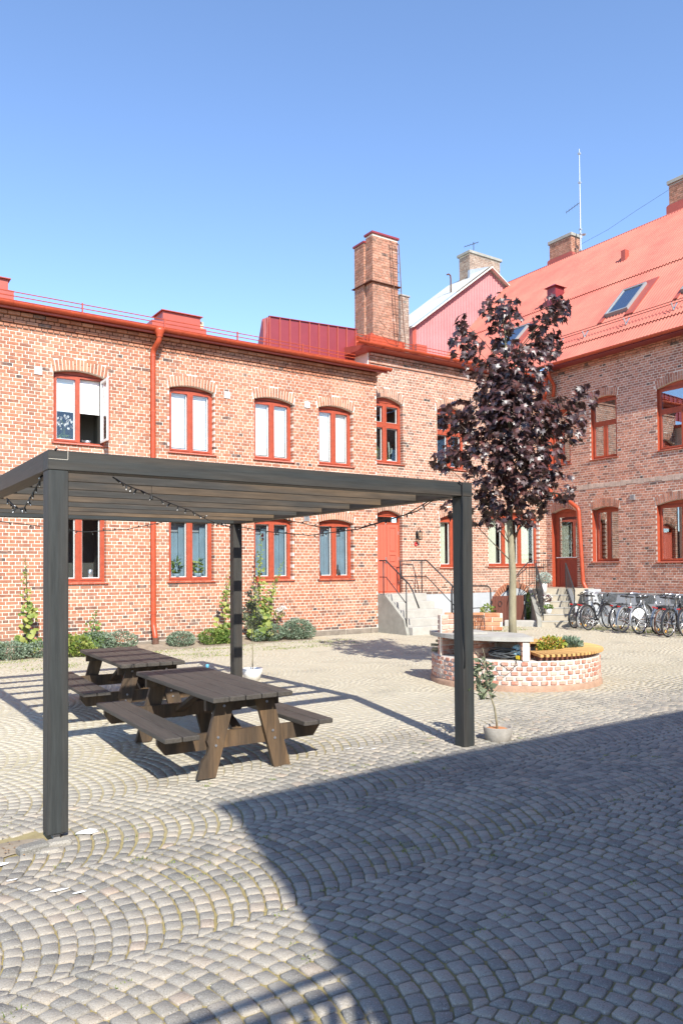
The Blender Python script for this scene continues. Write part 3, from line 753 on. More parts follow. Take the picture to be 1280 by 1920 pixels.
# door with side leaf
do = Mop[2]; f = MB(); a, b, zb, zt = arch_frame(f, do, .12, .19, .05); f.box(a, b, .115, .19, 3.20, 3.26)
dr = f.build('door', RED, houseM); tag(dr, 'red double leaf panel door with small window over it')
DOORM = mat('door_paint', (.52,.12,.075), .5, .4, noise=.08, nscale=3)
lf = MB(); mid = 13.68
for i in range(4): lf.bbox(a+.002+i*(mid-a)/4, a+(i+1)*(mid-a)/4-.003, .125, .16, 1.25, 3.195, .004)
lf.build('plank_leaf', DOORM, dr)
lf = MB(); lf.box(mid+.004, b-.002, .135, .165, 1.25, 3.195)
for (x0, x1) in ((mid+.004, mid+.09), (b-.10, b-.002)): lf.box(x0, x1, .118, .134, 1.25, 3.195)
for (z0, z1) in ((1.25,1.42),(1.98,2.08),(2.30,2.38),(3.10,3.195)): lf.box(mid+.09, b-.10, .118, .134, z0, z1)
for (z0, z1) in ((1.46,1.94),(2.11,2.27),(2.42,3.06)): lf.bbox(mid+.12, b-.13, .120, .136, z0, z1, .006)
lf.build('panel_leaf', DOORM, dr)
lf = MB(); lf.box(mid-.055, mid-.015, .105, .125, 2.06, 2.24); lf.tube([(mid-.035,.11,2.13),(mid-.035,.06,2.13),(mid-.11,.06,2.13)], .009, 6); lf.build('handle', SILVER, dr)
for z in (1.5, 2.2, 2.95):
    lf = MB(); lf.tube([(b-.004,.11,z-.05),(b-.004,.11,z+.05)], .009, 6); lf.build('hinge', GALV, dr)
q = MB(); q.box(a+.02, b-.02, .14, .146, 3.265, 3.42); q.build('pane', GLASS, dr)
q = MB(); q.quad((a-.05,.5,3.1),(b+.05,.5,3.1),(b+.05,.5,3.7),(a-.05,.5,3.7)); q.quad((a-.05,.19,3.26),(b+.05,.19,3.26),(b+.05,.5,3.26),(a-.05,.5,3.26)); q.build('room_lining', DARK, dr)
gutter(12.35, XR-.42, -.36, 8.27, houseM)
r_ = MB(); r_.prism_x([(-.32,8.20),(5,9.0),(5,8.2),(0,8.1),(-.32,8.17)], 12.6, XR-.3); r_.build('roof', REDMETAL, houseM)
snow_rail(12.5, XR-.5, -.05, 8.28, houseM, 1.7)
q = MB(); q.prism_x([(-.02,7.5),(.9,7.5),(.9,8.6),(.55,8.75),(-.02,8.35)], 13.0, 13.02); q.build('gable_flashing', REDPIPE, houseM)
q = MB(); q.box(12.96, 12.995, -.0, 1.1, 7.35, 8.30); q.build('party_wall', MORTAR_L, houseM)
# tall chimney, stepped plan with rusty ladder
tc_ = chimney(houseM, 13.50, 14.45, .45, .80, 8.2, 11.85, BRICK_M, MORTAR_R, 5, .07, DARKRED, .04, .0)
chimney(houseM, 13.44, 14.40, .81, 1.30, 8.2, 11.66, BRICK_M, MORTAR_R, 6, .07, DARKRED, .04, .0)
q = MB(); q.prism_y([(13.3,8.2),(14.65,8.2),(14.62,8.75),(13.5,8.80),(13.40,8.85),(13.33,8.7)], .38, 1.4); q.build('chimney_flashing', REDPIPE, houseM)
q = MB(); q.box(13.38, 14.52, .37, 1.38, 10.40, 10.42); q.build('chimney_band', RUST, houseM)
ld = thing('roof_ladder', 'rusty iron ladder with curved foot hanging on the tall brick chimney', 'ladder', (14.1, W2, 8.3))
for dx in (0, .27):
    q = MB(); q.tube([(dx*.9-.02,.36,3.42),(dx,.30,3.35),(dx+.06,.28,2),(dx+.14,.26,.75),(dx+.15,.22,.45),(dx+.08,.12,.25),(dx-.02,.05,.18)], .014, 6); q.build('stile', RUST, ld, True)
for i in range(11):
    z = .55+i*.28; o_ = .15*max(0, (2.6-z)/2.6); q = MB(); q.tube([(o_,.275+.004*i,z),(o_+.27,.275+.004*i,z)], .009, 5); q.build('rung', RUST, ld)
for (z, x) in ((.25,.3),(.62,.3)):
    q = MB(); q.tube([(-.75,.08,z+.12),(-.6,.1,z+.2),(-.2,.2,z),(x,.22,z-.05)], .008, 5); q.build('stay', RUST, ld)
sc_ = chimney(houseM, 16.75, 17.12, 3.2, 3.7, 9.0, 11.45, OLDBRICK, MORTAR_R, 8, .06, CONC, .04)
# wall lantern beside the door
lan = thing('wall_lantern', 'black iron wall lantern with glass panes right of the red panel door', 'lantern', (14.70, W2-.02, 2.95))
q = MB(); q.lathe([(.0,-.02),(.05,-.02),(.05,.0)], 10, (0,0,0)); q.box(-.035,.035,-.02,.01,-.16,.06); q.build('back_plate', BLACK, lan)
q = MB(); q.tube([(0,-.02,.03),(0,-.05,.13),(0,-.11,.17),(0,-.16,.13),(0,-.15,.08)], .008, 6); q.build('bracket', BLACK, lan)
q = MB(); q.lathe([(.005,.10),(.03,.06),(.085,.035),(.09,.025)], 6, (0,-.15,0)); q.lathe([(.065,-.17),(.07,-.18),(.02,-.20),(0,-.22)], 6, (0,-.15,0))
for i in range(6):
    an = i*math.pi/3; q.tube([(.062*math.cos(an),-.15+.062*math.sin(an),-.17),(.075*math.cos(an),-.15+.075*math.sin(an),.03)], .005, 4)
q.build('cage', BLACK, lan)
q = MB(); q.lathe([(.055,-.165),(.066,.025)], 6, (0,-.15,0)); q.build('lamp_glass', glass_mat('lantern_glass', (.9,.88,.8)), lan)
rb = MB(); rb.lathe([(.0,-.035),(.055,-.03),(.06,.0),(.045,.01),(.035,-.015),(0,-.015)], 12); hb = rb.build('wall_hook_reel', mat('red_plastic', (.5,.03,.03), .4, .5), None, True, (14.66, W2-.03, 2.63)); hb.rotation_euler = (R(90),0,0)
tag(hb, 'small round red plastic fitting on the wall just below the lantern', 'wall fitting')

# ---------------------------------------------------------------- right house (face x = 20.40)
houseR = thing('brick_house', 'tall brown brick house on the right under a steep red corrugated roof', 'house', (XR, 0, 0), R(-90))
# local: X = -world y, outward = local -Y = world -x
def uy(y): return -y
SC = 20.4/20.0
def Ry(y): return y*SC
def Rop(y_left, y_right, zb, zs, zc, depth=.14): return Opening(-Ry(y_left), -Ry(y_right), zb, zs, zc, depth)
rz = lambda z: CAM_H+(z-CAM_H)*SC
Rops = [Rop(15.47,14.50,rz(2.07),rz(3.70),rz(3.78),.16), Rop(13.22,11.65,rz(2.04),rz(3.68),rz(3.80),.14), Rop(15.46,14.51,rz(5.27),rz(7.12),rz(7.20),.12), Rop(13.16,11.6,rz(5.24),rz(7.04),rz(7.17),.12),
        Rop(17.05,16.26,rz(5.27),rz(6.95),rz(7.08),.12), Opening(-17.42,-16.38,1.24,3.74,3.86,.18), Rop(9.9,8.9,rz(2.07),rz(3.66),rz(3.80)), Rop(9.9,8.9,rz(5.27),rz(7.1),rz(7.24))]
Rops[-2] = Opening(-10.2,-9.2,2.07,3.7,3.84); Rops[-1] = Opening(-10.2,-9.2,5.3,7.15,7.3)
brick_wall(houseR, -25.0, -4.0, 1.12, 8.62, Rops, BRICK_R, MORTAR_R, 13, tone_base(1.2,.1), corbel=[(8.32,.03),(8.40,.06),(8.48,.1)], origin=(XR, 0, R(-90)), prud=.0025)
for o in Rops:
    q = MB(); q.box(o.u0+.0025, o.u0+.008, .004, o.depth+.02, o.zb+.01, o.zs); q.build('jamb_lining', RED, houseR)
q = MB(); q.box(-17.6, -4.0, -.035, .12, -.6, 1.115); q.build('plaster_plinth', PLINTH, houseR)
q = MB(); q.box(-14.9, -4.0, -.05, -.03, 1.09, 1.12); q.build('plinth_lip', CONCW, houseR)
q = MB()
for i in range(60):
    u = -16.5+i*.2; q.bbox(u, u+.19, -.012, .01, 4.42+rnd.uniform(-.02,.02), 4.56+rnd.uniform(-.02,.02), .004, rnd.uniform(.7,1))
tag(q.build('weathered_band', mat('lime_patches', (.50,.38,.31), .95, .1, noise=.35, nscale=6, rv=.15), houseR), kind='stuff')
trz = lambda z: rz(z)
window(houseR, Rops[0], 'two', rec=.20, interior='dark', glass=GLASSR); window(houseR, Rops[1], 'two', rec=.13, interior='dark', glass=GLASSR)
for o in (Rops[2], Rops[3], Rops[4], Rops[7]): window(houseR, o, 'tee', rec=.09, interior='dark', glass=GLASSR, transom=rz(6.36))
window(houseR, Rops[6], 'two', rec=.13, interior='dark', glass=GLASSR)
do = Rops[5]; f = MB(); a, b, zb, zt = arch_frame(f, do, .20, .27, .06); dr = f.build('door', RED, houseR); tag(dr, 'red door with large upper glass pane')
f = MB(); f.box(a+.002, a+.10, .19, .25, zb, zt); f.box(b-.10, b-.002, .19, .25, zb, zt); f.box(a+.1, b-.1, .19, .25, zt-.10, zt); f.box(a+.1, b-.1, .19, .25, 2.16, 2.24); f.build('door_leaf', RED, dr)
f = MB(); f.box(a+.1, b-.1, .205, .24, zb+.0, 2.16)
for i in range(7): f.box(a+.11+i*.095, a+.115+i*.095, .200, .206, zb+.05, 2.12)
f.build('lower_panel', mat('door_panel_red', (.30,.055,.035), .5, .4), dr)
f = MB(); f.box(a+.1, b-.1, .215, .221, 2.24, zt-.1); f.build('pane', GLASSR, dr)
f = MB(); f.box(a+.03, b-.03, .12, .2, 2.225, 2.25); f.build('white_rail', WHITE, dr)
f = MB(); f.box(do.u0, do.u1, -.02, .28, 1.20, 1.245); f.build('threshold', CONCW, dr)
f = MB(); f.quad((do.u0-.1,1.3,1.1),(do.u1+.1,1.3,1.1),(do.u1+.1,1.3,4),(do.u0-.1,1.3,4)); f.quad((do.u0-.05,.28,1.1),(do.u0-.05,1.3,1.1),(do.u0-.05,1.3,4),(do.u0-.05,.28,4)); f.quad((do.u1+.05,1.3,1.1),(do.u1+.05,.28,1.1),(do.u1+.05,.28,4),(do.u1+.05,1.3,4)); f.build('room_lining', DARK, dr)
louvre_vent(houseR, -14.0*1.02, 4.02, .17, GALV)
q = MB(); q.box(-17.55,-17.40,-.05,.0,8.12,8.32); q.build('junction_box', PLINTH, houseR)

# corrugated roof in two overlapping lifts; slope 45 deg from eave x = XR-.45, z = 8.62
EX, EZ = XR-.50, 8.66
def corrugated(y0, y1, s0, s1, lift, pitch=.115, amp=.022, name='roof_sheet', m_=None):
    """sheet on the roof plane; s is measured along the slope"""
    b = MB(); n = int((y1-y0)/pitch*6); P = []; F = []
    c, s = math.cos(R(45)), math.sin(R(45))
    for i in range(n+1):
        y = y0+(y1-y0)*i/n; h = lift+amp*math.sin(2*math.pi*(y-y0)/pitch)
        for t in (s0, s1): P.append((-y, -(XR-(EX+t*c-h*s)), EZ+t*s+h*c))     # local: X=-y, Y=x-XR
        if i: k = 2*(i-1); F.append((k, k+1, k+3, k+2))
    b.add(P, F)
    n0 = len(P)
    return b.build(name, m_ or PINKROOF, houseR, True)
RS = 9.05
for k_, (s0, s1, lf_) in enumerate(((-.06, .80, .0), (.72, 4.6, .035), (4.5, RS, .07))):
    corrugated(4.0, 25.2, s0, s1, lf_)
q = MB(); q.add([(-4,-.5,8.60),(-25.2,-.5,8.60),(-25.2,5.9,15.0),(-4,5.9,15.0)], [(0,1,2,3)]); q.add([(-4,5.9,15.0),(-25.2,5.9,15.0),(-25.2,12.3,8.6),(-4,12.3,8.6)], [(0,1,2,3)]); q.build('roof_deck', DARKRED, houseR)
q = MB(); q.tube([(-25.3,5.92,15.07),(-4,5.92,15.07)], .10, 8); q.build('ridge_cap', PINKROOF, houseR, True)
gutter(-17.25, -4.0, -.55, 8.60, houseR, .075)
q = MB(); q.box(-17.3,-4.0,-.5,0,8.50,8.512); q.build('soffit', DARKRED, houseR)
def roofp(y, s, h): c = math.cos(R(45)); return (-y, -(XR-(EX+s*c-h*c)), EZ+s*c+h*c)
q = MB()
for h in (.17, .25): q.tube([roofp(4.0,1.15,h), roofp(17.6,1.15,h)], .012, 5)
q.build('snow_rail', RUST, houseR)
for y in (17.1, 16.1, 14.55, 12.95, 11.4, 9.8, 8.2):
    q = MB(); q.bar(roofp(y,1.0,.04), roofp(y,1.05,.26), .05, .02, up=(1,0,0)); q.bar(roofp(y,1.0,.05), roofp(y,1.3,.09), .05, .012); q.build('rail_bracket', GALV, houseR)
def skylight(y0, y1, s0, s1):
    q = MB(); t = .06
    def bx_(ya, yb, sa, sb, h0, h1, mb):
        P = [roofp(y, s, h) for h in (h0, h1) for (y, s) in ((ya,sa),(yb,sa),(yb,sb),(ya,sb))]
        mb.add(P, [(3,2,1,0),(4,5,6,7),(0,1,5,4),(1,2,6,5),(2,3,7,6),(3,0,4,7)])
    bx_(y0,y0+t,s0,s1,.02,.17,q); bx_(y1-t,y1,s0,s1,.02,.17,q); bx_(y0+t,y1-t,s0,s0+t,.02,.165,q); bx_(y0+t,y1-t,s1-t,s1,.02,.165,q)
    fr = q.build('skylight', mat('skylight_frame', (.25,.25,.25), .4, .5), houseR)
    q = MB(); bx_(y0+t,y1-t,s0+t,s1-t,.13,.14,q); q.build('pane', glass_mat('skylight_glass', (.5,.56,.6), .3), fr)
    q = MB(); bx_(y0+t,y1-t,s0+t,s1-t,.02,.03,q); q.build('skylight_well', CONCW, fr)
    q = MB(); bx_(y0-.32,y0,s0-.3,s1+.25,.055,.085,q); bx_(y1,y1+.14,s0-.3,s1+.25,.055,.085,q); bx_(y0,y1,s1,s1+.25,.055,.085,q); q.build('flashing', REDMETAL, fr)
skylight(14.92, 15.78, 1.95, 3.42); skylight(12.25, 13.10, 1.95, 3.42); skylight(19.9, 20.8, 1.95, 3.42)
q = MB(); P0 = roofp(17.2, 6.25, .0); q.box(P0[0]-.09,P0[0]+.09,P0[1]-.1,P0[1]+.12,P0[2]-.1,P0[2]+.42); q.build('roof_vent', REDMETAL, houseR)
P0 = roofp(19.55, 4.75, .0); q = MB(); q.box(P0[0]-.2,P0[0]+.2,P0[1]-.2,P0[1]+.3,P0[2]-.2,P0[2]+.6); q.add([(P0[0]-.3,P0[1]-.3,P0[2]+.6),(P0[0]+.3,P0[1]-.3,P0[2]+.6),(P0[0]+.3,P0[1]+.36,P0[2]+.6),(P0[0]-.3,P0[1]+.36,P0[2]+.6),(P0[0],P0[1],P0[2]+.78)], [(0,1,4),(1,2,4),(2,3,4),(3,0,4),(3,2,1,0)]); q.build('roof_vent', DARKRED, houseR)
chR = chimney(houseR, -22.45, -21.27, 6.0, 6.6, 14.95, 16.05, BRICK_M, CONCW, 21, .14, CONC, .06, .42)
chR = chimney(houseR, -16.72, -14.6, 6.0, 6.8, 15.1, 16.3, BRICK_M, CONCW, 22, .14, CONC, .06, .42)
# mast
mast = thing('antenna_mast', 'thin tall antenna mast standing beside the ridge chimney of the right house', 'antenna', (26.6, 20.95, 14.95))
q = MB(); q.tube([(0,0,-.2),(.0,-.0,2.4),(0,0,4.75)], [.032,.028,.014], 8); q.build('pole', GALV, mast)
q = MB(); q.tube([(0,0,2.45),(-.35,.45,2.1)], .014, 5)
for i in range(5):
    t = i/4; c = Vector((-.06-.29*t, .08+.36*t, 2.38-.27*t)); q.tube([c+Vector((.15,.12,.0)), c-Vector((.15,.12,0))], .005, 4)
q.build('aerial', BLACK, mast)
for z in (.4, 1.1, 1.3, 3.3, 4.55):
    q = MB(); q.box(-.05,.05,-.05,.05,z-.03,z+.03); q.build('clamp', GALV, mast)
q = MB(); q.lathe([(0,0),(.07,.02),(.1,.06)], 10, (.08,-.12,1.0)); q.tube([(0,0,1.05),(.08,-.12,1.05)], .012, 5); q.build('dish', GALV, mast)
q = MB(); q.tube([(26.6,20.95,15.6+.0),(26.6,19.6,15.72),(26.6,18.2,16.0),(26.65,16.75,16.28)], .006, 4); tag(q.build('guy_wire', BLACK), 'thin wire strung from the antenna mast to the right hand ridge chimney', 'wire')
# downpipes in the inner corner
pipe_thing([(20.02,17.27,8.22),(20.02,17.27,7.75),(20.16,17.47,7.62),(20.30,17.40,7.45),(20.30,17.36,4.35),(20.30,16.62,4.10),(20.30,16.22,3.80),(20.30,16.08,1.40),(20.30,15.90,1.12),(20.30,16.0,.30)], .062, 'bright red downpipe stepping sideways around the glazed door in the yard corner')
pipe_thing([(19.88,17.05,8.5),(19.92,17.05,8.25),(20.28,17.12,8.0),(20.28,17.18,7.62)], .055, 'short red downpipe from the right gutter joining the corner pipe')

# ---------------------------------------------------------------- far gabled house
houseG = thing('gabled_house', 'far house with pale red corrugated gable and light grey roof', 'house', (0, 24.6, 0))
def corr_wall(pts_top, x0, x1, z0, pitch=.16):
    b = MB(); n = int((x1-x0)/pitch)*4; P = []; F = []
    def top(x):
        for (xa, za), (xb, zb_) in zip(pts_top[:-1], pts_top[1:]):
            if xa <= x <= xb: return za+(zb_-za)*(x-xa)/(xb-xa)
        return pts_top[-1][1]
    for i in range(n+1):
        x = x0+(x1-x0)*i/n; y = (0, .03, .03, 0)[i % 4]
        P += [(x, y, z0), (x, y, top(x))]
        if i: k = 2*(i-1); F.append((k, k+2, k+3, k+1))
    b.add(P, F); return b
corr_wall([(20.5,12.1),(24.8,15.38),(28,13.6)], 20.5, 28, 8).build('gable_cladding', PINKWALL, houseG)
q = MB(); q.add([(24.8,-.15,15.45),(24.8,2.6,15.45),(20.2,2.6,11.95),(20.2,-.15,11.95)], [(0,1,2,3)]); q.add([(24.8,-.15,15.45),(29.4,-.15,12.9),(29.4,2.6,12.9),(24.8,2.6,15.45)], [(0,1,2,3)]); q.build('roof', GREYROOF, houseG)
q = MB(); q.bar((24.85,-.17,15.40),(20.2,-.17,11.88),.03,.22,up=(0,-1,0)); q.bar((24.8,-.17,15.40),(28,-.17,13.62),.03,.16,up=(0,-1,0)); q.build('verge_board', mat('cream_board', (.72,.68,.60), .6, .3), houseG)
q = MB(); q.box(20.3, 20.5, -.1, 3, 8, 12.0); q.box(20.35,20.9,-.3,-.05,8,11.2); q.build('side_wall', REDMETAL, houseG)
chimney(houseG, 24.55, 26.5, .9, 1.6, 15.0, 16.35, OLDBRICK, MORTAR_R, 31, .13, CONC, .08)
q = MB(); q.prism_y([(24.4,14.9),(25.6,14.9),(25.6,15.9),(24.4,15.5)], .75, .88); q.build('chimney_flashing', GALV, houseG)
q = MB(); q.tube([(23.1,.6,14.0),(23.1,.6,14.75),(23.08,.6,14.9),(22.98,.6,14.95),(22.88,.6,14.9)], .035, 6); q.build('bent_vent_pipe', RUST, houseG, True)
an = MB(); an.tube([(25.1,1.2,16.4),(25.1,1.2,17.1)], .018, 5); an.tube([(24.7,1.4,16.85),(25.3,1.1,17.1)], .014, 5)
for i in range(6):
    t = i/5; c = Vector((24.72+.55*t,1.4-.28*t,16.86+.22*t)); an.tube([c+Vector((.08,.14,.0)), c-Vector((.08,.14,0))], .005, 4)
tag(an.build('roof_aerial', BLACK, None, loc=(0,24.6,0)), 'small television aerial on the chimney of the far gabled house', 'antenna')

# ---------------------------------------------------------------- neighbouring house behind the viewer (casts the big shadow)
HB = thing('brick_house', 'plain brick house standing behind the viewer and shading the yard', 'house', (.33, -3.49, 0))
q = MB(); q.box(0, 24, -9, 0, -.1, 7.5); q.build('wall', BRICK_M, HB)
q = MB(); q.box(-3.98, 12, .0, 9, -.1, 8.6); q.build('sky_block_wing', BRICK_R, houseR)  # unseen wing, added to shut off sky light from the right
q = MB(); q.prism_x([(-9.2,7.502),(.05,7.502),(-4.5,9.0)], -.1, 24.2); q.build('roof', REDMETAL, HB)

# ================================================================ STAIRS
stL = thing('entrance_stairs', 'pale concrete steps leading up to the red panel door', 'stairs', (13.08, W2, 0))
sx0, sx1 = 0.0, 1.42; zs_ = [1.19, .975, .76, .545, .33]; yf = [-.68, -.95, -1.22, -1.49, -1.76]
for i, (z, y) in enumerate(zip(zs_, yf)):
    q = MB(); yb = -.03 if i == 0 else yf[i-1]-.003
    if i == 0: q.bbox(sx0, sx1, y, -.03, .0, z, .012)
    else: q.bbox(sx0+.0, sx1+.06*i, y, yb, .0, z, .012)
    q.build('step' if i else 'landing', CONCW, stL)
q = MB(); q.prism_x([(-.05,-.05),(-.05,1.17),(-.69,1.17),(-1.5,.52),(-1.62,.16),(-1.62,-.05)], -.10, -.004); q.build('flank_wall', CONC, stL)
def rail_set(name, label, base, tops, mids, posts, rad=.017):
    t = thing(name, label, 'handrail', base); b = Vector(base)
    q = MB(); q.tube([Vector(p)-b for p in tops], rad*1.2, 8); q.build('top_rail', BLACK, t, True)
    if mids: q = MB(); q.tube([Vector(p)-b for p in mids], rad*.8, 8); q.build('middle_rail', BLACK, t, True)
    for a_, c_ in posts: q = MB(); q.tube([Vector(a_)-b, Vector(c_)-b], rad, 8); q.build('post', BLACK, t, True)
    return t
rail_set('handrail', 'black tubular handrail on the left side of the pale concrete steps', (13.05,16.1,.2),
    [(13.04,17.28,2.13),(13.04,16.98,2.13),(13.04,15.98,1.48),(13.04,15.83,1.30),(13.04,15.58,.86)], [(13.04,17.28,1.67),(13.04,16.98,1.67),(13.04,16.13,.98)],
    [((13.04,17.10,1.0),(13.04,17.10,2.12)),((13.04,16.10,.2),(13.04,16.10,1.54))])
rail_set('handrail', 'black tubular handrail on the right side of the pale concrete steps', (14.6,16.5,.4),
    [(14.05,17.55,1.60),(13.98,17.55,2.12),(14.5,17.5,2.14),(14.52,16.98,2.13),(14.6,15.9,1.35)], [(14.0,17.55,1.67),(14.5,17.5,1.67),(14.52,17.0,1.67),(14.6,15.9,.85)],
    [((14.51,17.2,1.2),(14.51,17.2,2.12)),((14.6,16.0,.3),(14.6,16.0,1.42)),((14.0,17.55,1.2),(13.99,17.55,2.1))])
# cellar railing and gate between the two stairs
rail_set('cellar_railing', 'black hooped railing around the cellar steps behind the barbecue', (15.3,16.3,.12),
    [(14.75,16.2,.12),(14.75,16.2,1.28),(14.80,16.2,1.38),(14.95,16.2,1.40),(16.15,16.2,1.38),(16.28,16.2,1.30),(16.30,16.2,.12)], [(14.75,16.2,.75),(16.30,16.2,.75)], [((15.05,16.2,.12),(15.05,16.2,1.40))])
gt = thing('cellar_gate', 'dark brown boarded gate closing the cellar entrance under the plaster arch', 'gate', (17.0,16.85,.0))
for i in range(11):
    q = MB(); q.bbox(.02+i*.125, .02+i*.125+.118, -.0, .025, .06, 1.04, .004); q.build('board', DARKWOOD, gt)
q = MB(); q.box(0,1.42,.026,.06,.2,.3); q.box(0,1.42,.026,.06,.8,.9); q.box(1.41,1.46,-.03,.05,.0,1.06); q.build('gate_frame', BLACK, gt)
for z in (.3,.8):
    q = MB(); q.tube([(1.395,-.015,z-.05),(1.395,-.015,z+.05)], .012, 6); q.build('hinge', GALV, gt)
q = MB(); q.tube([(.32+.08*math.cos(a),-.02,.80+.08*math.sin(a)) for a in [i*math.pi/8 for i in range(16)]], .008, 5, closed=True); q.build('ring_handle', BLACK, gt)
# lantern over the gate
l2 = thing('wall_lantern', 'dark wall lantern above the brown cellar gate', 'lantern', (18.45, W2-.05, 1.3))
q = MB(); q.box(-.04,.04,-.02,.0,-.12,.05); q.tube([(0,-.02,0),(0,-.12,.06),(0,-.17,.03)], .01, 6); q.build('bracket', BLACK, l2)
q = MB(); q.lathe([(.0,.08),(.04,.05),(.11,.0),(.11,-.015)], 8, (0,-.17,0)); q.lathe([(.08,-.2),(.085,-.215),(0,-.23)], 8, (0,-.17,0))
for i in range(6):
    an = i*math.pi/3; q.tube([(.07*math.cos(an),-.17+.07*math.sin(an),-.2),(.085*math.cos(an),-.17+.085*math.sin(an),0)], .006, 4)
q.build('cage', BLACK, l2)
q = MB(); q.lathe([(.06,-.2),(.075,-.01)], 8, (0,-.17,0)); q.build('lamp_glass', GALV, l2)
q = MB(); q.bbox(0,.28,-1.0,0,.08,.30,.02); tag(q.build('stone_kerb', CONCW, None, loc=(17.35,16.7,0), rotz=R(38)), 'pale stone kerb at the foot of the corner stairs beside the brown gate', 'kerb')

# corner stairs, turned towards the yard
stR = thing('entrance_stairs', 'sandy concrete stairs in the yard corner climbing to the glazed red door', 'stairs', (0,0,0))
dn = Vector((-.641,-.767)); ac = Vector((.767,-.641)); BL = Vector((17.92,15.72))
SANDC = mat('sandy_concrete', (.42,.37,.29), .9, .25, noise=.18, nscale=5, bump=.3)
wst = 1.02; rise = (1.24-.12)/6; go = .27
def stp(i, a, extra=0): p = BL-dn*(go*i)+ac*a; return (p.x, p.y)
for i in range(6):
    z = .12+rise*(i+1); q = MB()
    if i < 5: q.prism([stp(i,0), stp(i,wst), stp(i+1.0,wst), stp(i+1.0,0)], .0, z)
    else: q.prism([stp(5,0), stp(5,wst), (20.37,15.72), (20.37,17.61), (19.47,17.61)], .0, z)
    q.build('step' if i < 5 else 'landing', SANDC, stR)
    if i < 5:
        q = MB(); o_ = BL-dn*(go*i-.012); A = o_; B = o_+ac*wst; Cc = B-dn*.05; D = A-dn*.05
        q.prism([(A.x,A.y),(B.x,B.y),(Cc.x,Cc.y),(D.x,D.y)], z-.028, z+.004); q.build('nosing', CONCW, stR)
def slab(a0, a1, i0, i1, z0, z1, z2, m_, nm):
    p = [BL-dn*(go*i0)+ac*a0, BL-dn*(go*i0)+ac*a1, BL-dn*(go*i1)+ac*a1, BL-dn*(go*i1)+ac*a0]; q = MB()
    q.add([(v.x,v.y,z0) for v in p]+[(p[0].x,p[0].y,z1),(p[1].x,p[1].y,z1),(p[2].x,p[2].y,z2),(p[3].x,p[3].y,z2)], [(3,2,1,0),(4,5,6,7),(0,1,5,4),(1,2,6,5),(2,3,7,6),(3,0,4,7)]); q.build(nm, m_, stR)
slab(-.13, -.004, 0, 6.7, 0, .35, 1.26, CONC, 'flank_wall')
slab(wst+.004, wst+.12, 0, 5.0, 0, .42, 1.24, PLINTH, 'flank_wall')
q = MB(); q.prism([(19.75,15.45),(20.36,15.45),(20.36,15.715),(20.08,15.715),(19.9,15.72)], 0, 1.22); q.build('side_block', PLINTH, stR)
def bal_rail(label, a, i0, i1, n, extra=None):
    p0 = BL-dn*(go*i0)+ac*a; p1 = BL-dn*(go*i1)+ac*a
    t = thing('iron_railing', label, 'railing', (p0.x, p0.y, .2)); b = Vector((p0.x,p0.y,.2))
    z0 = .12+rise*(i0+.6); z1 = .12+rise*(i1+.2)
    A = Vector((p0.x,p0.y,z0)); B = Vector((p1.x,p1.y,z1)); up = Vector((0,0,.92))
    q = MB(); q.bar(A+up-b, B+up-b, .045, .012); q.bar(A+Vector((0,0,.12))-b, B+Vector((0,0,.12))-b, .03, .01); q.build('top_rail', BLACK, t)
    for k in range(n):
        f_ = k/(n-1); P = A.lerp(B, f_); q = MB(); rr = .014 if k in (0, n-1) else .006
        q.tube([P-Vector((0,0,.05 if k in (0,n-1) else -.12))-b, P+up-b], rr, 5); q.build('baluster', BLACK, t)
bal_rail('black baluster railing on the left edge of the corner stairs', .05, .2, 5.2, 16)
bal_rail('black baluster railing on the right edge of the corner stairs', wst-.04, .2, 5.2, 16)
rt = thing('iron_railing', 'curved black railing on the landing in front of the curtained window', 'railing', (18.6,17.3,.6)); b0 = Vector((18.6,17.3,.6))
cur = [Vector(p) for p in ((17.55,16.55,.95),(17.72,16.70,1.30),(18.0,16.9,1.55),(18.5,17.1,1.80),(19.0,17.25,2.05),(19.3,17.3,2.16))]
q = MB(); q.tube([p-b0 for p in cur], .018, 8); q.tube([p-b0-Vector((0,0,.75)) for p in cur], .012, 6); q.build('top_rail', BLACK, rt, True)
for i in range(10):
    f_ = i/9*(len(cur)-1); k = min(int(f_), len(cur)-2); P = cur[k].lerp(cur[k+1], f_-k); q = MB(); q.tube([P-b0, P-b0-Vector((0,0,.75))], .007, 5); q.build('baluster', BLACK, rt)
q = MB(); q.bar((.85,.05,1.55),(1.6,.05,1.55),.04,.015)
for i in range(7): q.tube([(.85+i*.11,.05,1.55),(.85+i*.11,.05,.65)], .008, 5)
q.build('landing_rail', BLACK, rt)

# ================================================================ PERGOLA
pg = thing('pergola', 'dark stained timber pergola with flat slatted roof over the picnic tables', 'pergola', (1.33, 5.61, 0))
PX1, PY1 = 4.07, 5.19; pw = .142; ZB, ZT = 2.594, 2.735
def post(x, y, z0):
    q = MB(); q.bbox(x, x+pw, y, y+pw, z0, ZB-.001, .006); return q.build('post', PERG_Z, pg)
post(0, 0, .035); post(PX1-pw, 0, gz(5.3,5.6)+.0); post(PX1-pw, PY1-pw, .12); post(0, PY1-pw, .1)
q = MB(); q.box(.05,.095,.045,.1,-.05,.036); q.box(.03,.11,.02,.12,.028,.036); q.build('post_shoe', GALV, pg)
q = MB(); q.bbox(0, PX1, 0, .145, ZB, ZT, .005); q.build('front_beam', PERG_X, pg)
q = MB(); q.bbox(0, PX1, PY1-.145, PY1, ZB, ZT, .005); q.build('rear_beam', PERG_X, pg)
for x in (0, PX1-.145):
    q = MB(); q.bbox(x, x+.145, .147, PY1-.147, ZB, ZT, .005); q.build('side_beam', PERG_Y, pg)
